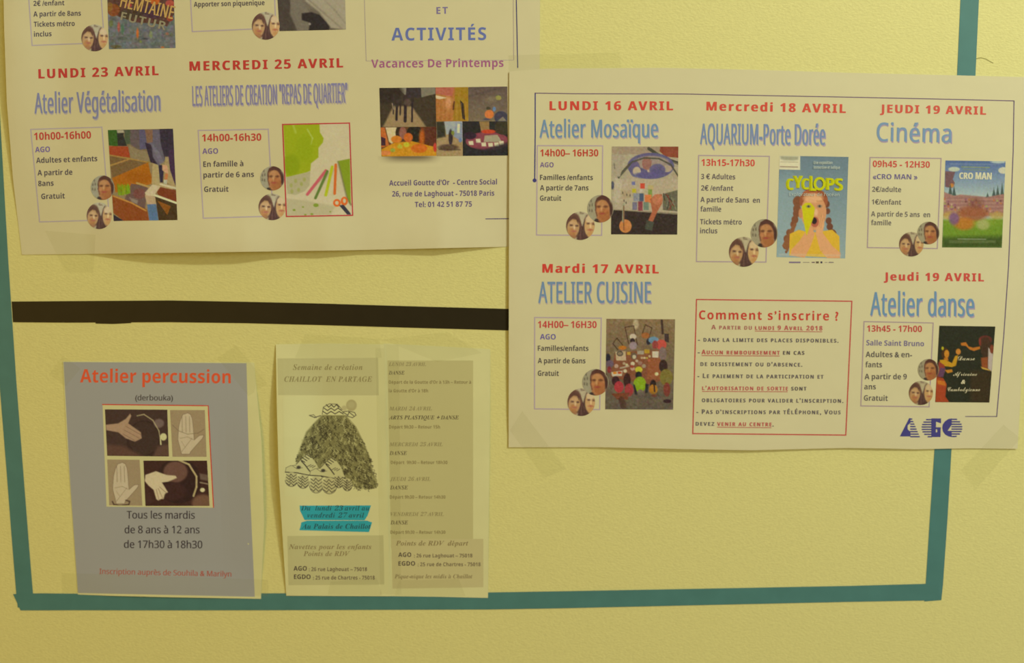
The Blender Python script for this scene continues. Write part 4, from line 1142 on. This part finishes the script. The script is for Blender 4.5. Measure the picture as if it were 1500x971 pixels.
p.line([(870, -120), (940, -90), (990, -10), (990, 60), (970, 120)], 12, (180, 160, 96), .9); p.ell(1030, 80, 16, 14, (196, 184, 120)); p.line([(1015, 30), (1065, 40)], 8, (150, 132, 90), .8)
p.poly([(645, 20), (650, -20), (720, -45), (790, -20), (850, -15), (860, 0), (800, 25), (760, 30), (800, 95), (780, 105), (770, 140), (755, 140), (735, 150), (722, 140), (705, 80), (670, 50)], (192, 172, 116), 1, 1.3)
for (a, b) in (((745, 60), (790, 100)), ((735, 70), (765, 135)), ((722, 75), (740, 145))): p.line([a, b], 4, (120, 92, 62), .7)
p.poly([(655, 60), (700, 150), (655, 180)], (66, 42, 32), .9, 4)
p.noise(4, 1.5); p.build('photograph', L3, p3, z=.12, label='printed sepia photograph of a pale hand on a drum, lower right')


def hand_pic(q, T, seed, lower):
    p = Pic(q, T, step=.7, base=(146, 124, 80), seed=seed)
    sk = (182, 162, 112); ln = (104, 84, 56)
    ox, oy = (0, 0) if not lower else (-434, 330)
    P_ = lambda pts: [(a + ox, b + oy) for a, b in pts]
    body = P_([(868, 570), (872, 520), (885, 470), (900, 440), (915, 436), (930, 430), (950, 440), (962, 470), (968, 520), (972, 580), (975, 610), (1010, 580), (1040, 578), (1030, 600), (985, 650), (950, 690), (945, 705), (890, 705), (880, 660), (866, 610)])
    p.poly(body, sk); p.line(body + body[:1], 3, ln, .8, .6)
    for x in (893, 918, 943): p.line(P_([(x, 455), (x + 3, 560)]), 3, ln, .8, .6)
    p.line(P_([(890, 690), (960, 600)]), 3, ln, .6, .6); p.line(P_([(880, 600), (930, 590), (970, 610)]), 3, ln, .6, .6); p.line(P_([(890, 620), (915, 660)]), 3, ln, .4, .6)
    if not lower: p.line([(830, 510), (870, 550), (930, 572), (1000, 565), (1040, 540)], 3, (96, 78, 50), .8, .6)
    else: p.line([(430, 1020), (440, 1040), (480, 1048), (540, 1040), (545, 1020), (520, 1012)], 9, (70, 50, 36), .9, .8)
    p.noise(3, 1.4); p.build('photograph', L3, p3, z=.12, label='printed drawing of an open hand')


T = (70, 510, 4.545)
hand_pic([(249, 600.6), (300, 600.6), (302.6, 669), (252.7, 669)], T, 33, False)
hand_pic([(157, 673), (204.5, 673.4), (208.5, 740.6), (160, 740)], T, 34, True)

# ================================================================== TWO FLYERS
p5 = sheet('flyer', [(562, 0), (563, 0), (566, 0), (568, 0)], [(718, 0), (717.6, 0), (716, 0), (714.8, 0)],
           [(560, 503), (640, 507), (720, 511.5)], [(560, 873), (640, 874), (720, 875.8)], lift_p5, paper2,
           'narrow photocopied flyer with a timetable on grey, right of the joined pair', 'flyer', 36, 60)
p4 = sheet('flyer', [(404, 0), (405.5, 0), (408, 0), (413.5, 0), (419.3, 0)], [(564.5, 0), (566, 0), (569, 0), (571.5, 0)],
           [(400, 504.5), (480, 503), (570, 504.5)], [(410, 872.4), (500, 873), (575, 873.3)], lift_p4, paper2,
           'narrow flyer with a shaggy hair drawing and cyan highlighting, left of the pair', 'flyer', 50, 60)
L4, L5 = lift_p4, lift_p5
gr = (172, 163, 96)
Flat().quad([(406.3, 525), (553.7, 524), (554.8, 579), (407.5, 578.6)], ink(gr, 480)).build('grey_box', L4, p4, z=.05)
Flat().quad([(421, 785), (561.5, 784), (563, 856), (422.6, 857)], ink(gr, 480)).build('grey_box', L4, p4, z=.05)
Flat().quad([(567.6, 528), (693, 528), (693, 789), (573, 803)], ink(gr, 640)).build('grey_box', L5, p5, z=.05)
Flat().quad([(573.4, 789.3), (708, 789.3), (708, 860), (575, 862)], ink((176, 165, 100), 640)).build('grey_box', L5, p5, z=.055)
LT = (130, 116, 62); BK = (70, 56, 44)


def tl(par, lift, s, x0, x1, y, cap, st, col, tr=0.0, dy=0.0, bold=0.0):
    g = Flat()
    for e in ((0, bold) if bold else (0,)): text(g, s, x0, y, x1, y + dy, cap, st, ink(col, x0), tr, dx=e)
    g.build('text_line', lift, par, z=.09)


SB, SI = 'serifb', 'serif'
tl(p4, L4, 'Semaine de création', 429, 531, 541.7, 8, SB, LT, .05)
tl(p4, L4, 'CHAILLOT  EN PARTAGE', 416.6, 545, 559, 7.6, SB, LT, .04)
hl = Flat()
cy_ = ink((46, 140, 124), 490)
for q in ([(439, 740.5), (543.5, 740.2), (541, 748), (439.5, 748)], [(439.5, 748), (541, 748), (538.5, 755), (443, 755)], [(443, 755), (538.5, 755), (534, 762), (446, 761.5)],
          [(441.5, 765), (545, 765), (543, 772), (440, 772)], [(440, 772), (543, 772), (540.5, 779.3), (438.5, 776.5)], [(441.5, 765), (450, 762.6), (538, 762.6), (545, 765)]):
    hl.quad(q, cy_, 6)
hl.build('highlighter_mark', L4, p4, z=.06, label='cyan highlighter strokes')
tl(p4, L4, 'Du  lundi 23 avril au', 441, 541, 747.6, 7, SB, (40, 76, 70), .03)
tl(p4, L4, 'vendredi 27 avril', 450, 533.5, 758, 7, SB, (40, 76, 70), .03)
tl(p4, L4, 'Au Palais de Chaillot', 442, 543, 774.3, 7, SB, (40, 66, 62), .03)
tl(p4, L4, 'Navettes pour les enfants', 423, 544, 804.2, 7, SB, (128, 110, 60), .03)
tl(p4, L4, 'Points de RDV', 444.5, 512.5, 814.3, 7, SB, (128, 110, 60), .03)
tl(p4, L4, 'AGO', 430, 449.5, 835.8, 6.6, B, BK); tl(p4, L4, ': 26 rue Laghouat – 75018', 452.5, 537.6, 836.4, 5.6, B, (98, 82, 54), .02)
tl(p4, L4, 'EGDO', 430.6, 455, 848, 6.6, B, BK); tl(p4, L4, ': 25 rue de Chartres - 75018', 458.6, 549, 848.8, 5.6, B, (98, 82, 54), .02)
for (s, x0, x1, y, cap, st, col) in (
        ('LUNDI 23 AVRIL', 569.5, 624, 536, 5.2, SB, (132, 118, 66)), ('DANSE', 569.5, 592.5, 548.6, 5.4, SB, (80, 66, 42)), ('Départ de la Goutte d’Or à 13h – Retour à', 569.5, 690, 562, 4.8, B, (128, 112, 60)),
        ('la Goutte d’Or à 18h', 569.5, 627, 574.6, 4.8, B, (128, 112, 60)), ('MARDI 24 AVRIL', 570.2, 632.5, 601, 5.4, SB, (132, 118, 66)), ('ARTS PLASTIQUE + DANSE', 569.8, 672, 614.2, 5.6, SB, (76, 62, 38)),
        ('Départ 9h30 – Retour 15h', 570, 644.5, 627.6, 4.8, B, (128, 112, 60)), ('MERCREDI 25 AVRIL', 570.4, 648.5, 653.4, 5.4, SB, (132, 118, 66)), ('DANSE', 570.6, 596, 666.3, 5.6, SB, (82, 66, 40)),
        ('Départ  9h30 – Retour 18h30', 572.5, 655.5, 679.6, 4.8, B, (128, 112, 60)), ('JEUDI 26 AVRIL', 571.2, 630.5, 704.2, 5.4, SB, (132, 118, 66)), ('DANSE', 571.4, 597.4, 716.8, 5.6, SB, (82, 66, 40)),
        ('Départ 9h30 – Retour 14h30', 571, 652.5, 730.3, 4.8, B, (128, 112, 60)), ('VENDREDI 27 AVRIL', 572, 650, 755.6, 5.4, SB, (132, 118, 66)), ('DANSE', 572, 597.6, 768, 5.6, SB, (82, 66, 40)),
        ('Départ 9h30 – Retour 14h30', 572, 652.5, 781.8, 4.8, B, (128, 112, 60)), ('Points de RDV  départ', 579.6, 686, 799, 7, SB, (124, 106, 58)),
        ('AGO', 583.4, 602.4, 815.6, 6.4, B, BK), (': 26 rue Laghouat – 75018', 606.6, 692, 816.4, 5.4, B, (104, 88, 56)), ('EGDO', 583.6, 608, 828.4, 6.4, B, BK),
        (': 25 rue de Chartres - 75018', 612, 704, 829.2, 5.4, B, (104, 88, 56)), ('Pique-nique les midis à Chaillot', 578, 692, 847, 5.8, SB, (124, 106, 60))):
    tl(p5, L5, s, x0, x1, y, cap, st, col, .02)

# --- drawing: a mound of curly hair with a zigzag hat and two shoes with zigzag soles
T = (410, 580, 6.473)
PB = (190, 181, 108)
p = Pic([(414, 581), (555, 581), (561, 727), (417, 727)], T, step=.62, base=PB, seed=41)
R = random.Random(5)
mound = [(400, 180), (620, 180), (720, 290), (790, 430), (860, 600), (880, 720), (920, 800), (915, 870), (840, 885), (720, 870), (600, 750), (400, 760), (150, 620), (200, 470), (250, 340), (330, 250)]
p.poly(mound, (112, 105, 54), .92, 2.5)
ink1 = [(54, 48, 26), (80, 72, 38), (176, 168, 96), (44, 38, 24), (60, 54, 30), (158, 150, 82), (50, 44, 28)]


def in_m(x, y): return inside(mound, x, y)


n = 0
while n < 760:
    x, y = R.uniform(150, 910), R.uniform(185, 870)
    if not in_m(x, y): continue
    n += 1
    ang = math.atan2(1.0, (x - 510) / 520.0); pts = [(x, y)]; c = R.uniform(-.5, .5); L = R.uniform(5, 10)
    ph_ = R.uniform(0, 6)
    for k in range(7):
        aa = ang + 1.25 * math.sin(ph_ + k * 1.05)
        pts.append((pts[-1][0] + L * math.cos(aa), pts[-1][1] + L * math.sin(aa)))
    p.line(pts, R.choice([3, 4, 5]), R.choice(ink1), .85, .55)
LK = (48, 42, 30)
# hat: crown with three zigzag bands, brim to the right, tip to the left
p.poly([(402, 170), (412, 105), (470, 74), (545, 78), (592, 132), (604, 180), (500, 182)], PB)
p.line([(402, 170), (412, 105), (470, 74), (545, 78), (592, 132)], 5, LK, .9, .6)
for (y0, xa, xb) in ((92, 440, 560), (124, 418, 585), (156, 408, 600)):
    zz_ = [(xa + (xb - xa) * k / 5, y0 + (14 if k % 2 else -10)) for k in range(6)]; p.line(zz_, 8, LK, .95, .5)
p.poly([(590, 148), (650, 142), (712, 160), (722, 182), (688, 206), (620, 185)], PB)
p.line([(590, 150), (650, 143), (708, 156), (722, 182), (688, 206), (625, 186)], 6, LK, .9, .6); p.line([(600, 155), (645, 182), (655, 152), (700, 188)], 7, LK, .9, .5)
p.line([(280, 184), (330, 204), (385, 186)], 7, LK, .9); p.line([(280, 184), (320, 178), (345, 206)], 5, LK, .8)
p.ell(678, 88, 50, 54, (158, 146, 84), 1, 1.5); p.ell(678, 84, 34, 30, (166, 156, 92), .8, 3); p.ell(610, 115, 26, 24, (164, 152, 90), .8, 2)
# shoes, toes to the left, the second one in front
for sx in (0, 232):
    sy = sx * .13
    Q = lambda pts: [(a + sx, b + sy) for a, b in pts]
    p.poly(Q([(52, 718), (58, 680), (100, 660), (150, 655), (200, 600), (262, 548), (300, 580), (345, 640), (385, 745), (200, 738)]), (178, 169, 100), 1, 1)
    p.line(Q([(52, 718), (58, 680), (100, 660), (150, 655), (200, 600), (262, 548)]), 4, LK, .75, .6)
    p.line(Q([(52, 722), (160, 728), (270, 750), (385, 746)]), 9, LK, .95, .6)
    p.line(Q([(205, 618), (240, 655), (282, 712)]), 10, LK, .95, .7)
    p.line(Q([(120, 662), (160, 690), (215, 680)]), 4, LK, .7, .6)
    for k in range(4): p.line(Q([(200 + k * 20, 606 - k * 16), (236 + k * 20, 628 - k * 15)]), 8, LK, .9, .5)
    for k in range(3): p.line(Q([(262 + k * 22, 668 + k * 6), (296 + k * 20, 650 + k * 6)]), 6, LK, .85, .5)
    p.ell(178 + sx, 676 + sy, 20, 15, (50, 44, 32), .9, 1.5)
for (cx, cy, rx, ry) in ((110, 790, 60, 68), (220, 810, 58, 66), (345, 840, 66, 80), (470, 850, 70, 78), (560, 810, 46, 60), (640, 840, 46, 60)):
    p.ell(cx, cy, rx, ry, (172, 162, 96)); pts = [(cx + rx * math.cos(t / 10), cy + ry * math.sin(t / 10)) for t in range(0, 32, 2)]
    p.line(pts, 4, LK, .8)
    for k in range(4):
        yy = cy - ry * .7 + k * ry * .4
        p.line([(cx - rx * .8, yy), (cx - rx * .35, yy + 22), (cx - rx * .1, yy - 4), (cx + rx * .3, yy + 24), (cx + rx * .8, yy)], 6, LK, .95, .6)
p.build('drawing', L4, p4, z=.07, label='printed pen drawing of curly hair with a zigzag hat and shoes')

# ------------------------------------------------------------------ clear tape over paper and wall
clear = bpy.data.materials.new('clear_tape_film'); clear.use_nodes = True
b = clear.node_tree.nodes['Principled BSDF']
b.inputs['Base Color'].default_value = (0.52, 0.54, 0.30, 1); b.inputs['Roughness'].default_value = 0.35; b.inputs['Alpha'].default_value = 0.075; b.inputs['Specular IOR Level'].default_value = 0.35


def surf(x, y, only=None):
    h = 0.25
    for r, l in SHEETS:
        if inside(r, x, y): h = max(h, float(l(x, y)))
    if 860 < y < 900: h = max(h, 0.38)
    return h


def clear_tape(q, label, z=0.22, fn=None, n=10, m=6):
    n, m = min(44, n * 3), min(44, m * 3)
    q = np.array(q, float); V = []; Lz = []
    for j in range(m + 1):
        for i in range(n + 1):
            a, c = i / n, j / m
            pt = q[0] * (1 - a) * (1 - c) + q[1] * a * (1 - c) + q[2] * a * c + q[3] * (1 - a) * c
            V.append(pt); Lz.append((fn or surf)(pt[0], pt[1]) + z)
    V = np.array(V); Lz = np.array(Lz)
    F = [(j * (n + 1) + i, (j + 1) * (n + 1) + i, (j + 1) * (n + 1) + i + 1, j * (n + 1) + i + 1) for j in range(m) for i in range(n)]
    o = mesh_obj('clear_tape', P(V[:, 0], V[:, 1], Lz), F, clear, smooth=True)
    return set_props(o, label, 'clear tape')


clear_tape([(745, 81), (908, 76.5), (911, 112), (746, 118)], 'strip of clear tape above the upper left corner of the right poster', 0.0,
           fn=lambda x, y: 0.72, n=12)
clear_tape([(765, 602), (829, 687), (797, 700), (747, 630)], 'clear tape slanting across the lower left corner of the right poster', n=14, m=6)
clear_tape([(1470, 622), (1495, 642), (1429, 717), (1408, 688)], 'clear tape slanting across the lower right corner of the right poster', n=8, m=12)
clear_tape([(90, 839), (393, 849), (393, 873), (91, 868)], 'long clear tape along the bottom of the small grey notice', n=40)
clear_tape([(318, 524), (346, 506), (392, 562), (364, 580)], 'clear tape across the upper right corner of the small grey notice', n=8, m=12)
clear_tape([(72, 548), (92, 521), (118, 540), (96, 566)], 'clear tape across the upper left corner of the small grey notice', n=8, m=8)
clear_tape([(447, 489), (556, 496), (559, 524), (432, 524)], 'wrinkled clear tape over the top of the flyer with the drawing', n=18)
clear_tape([(560, 497), (655, 486), (706, 517), (640, 530)], 'wrinkled clear tape over the top of the timetable flyer', n=16)
clear_tape([(550, 504), (584, 505), (588, 871), (557, 870)], 'vertical clear tape joining the two flyers', n=6, m=40)
clear_tape([(484, 852), (552, 846), (560, 872), (480, 871)], 'clear tape on the bottom edge of the flyer with the drawing', n=10)
clear_tape([(584, 850), (672, 848), (682, 873), (578, 873)], 'clear tape on the bottom edge of the timetable flyer', n=10)
clear_tape([(66, 338), (140, 344), (137, 399), (96, 399)], 'clear tape across the lower left corner of the left poster', n=12, m=10)

# faint pencil stroke on the wall beside the right tape
v, fc = seg_strip([(1430, 86), (1437, 84.6), (1444, 86.5), (1450, 90), (1455, 92.5)], 1.6, 2)
mesh_obj('pencil_mark', P(v[:, 0], v[:, 1], 0.06), fc, new_mat('pencil_graphite', (0.45, 0.45, 0.25), .7, .2, 0.7), wall)
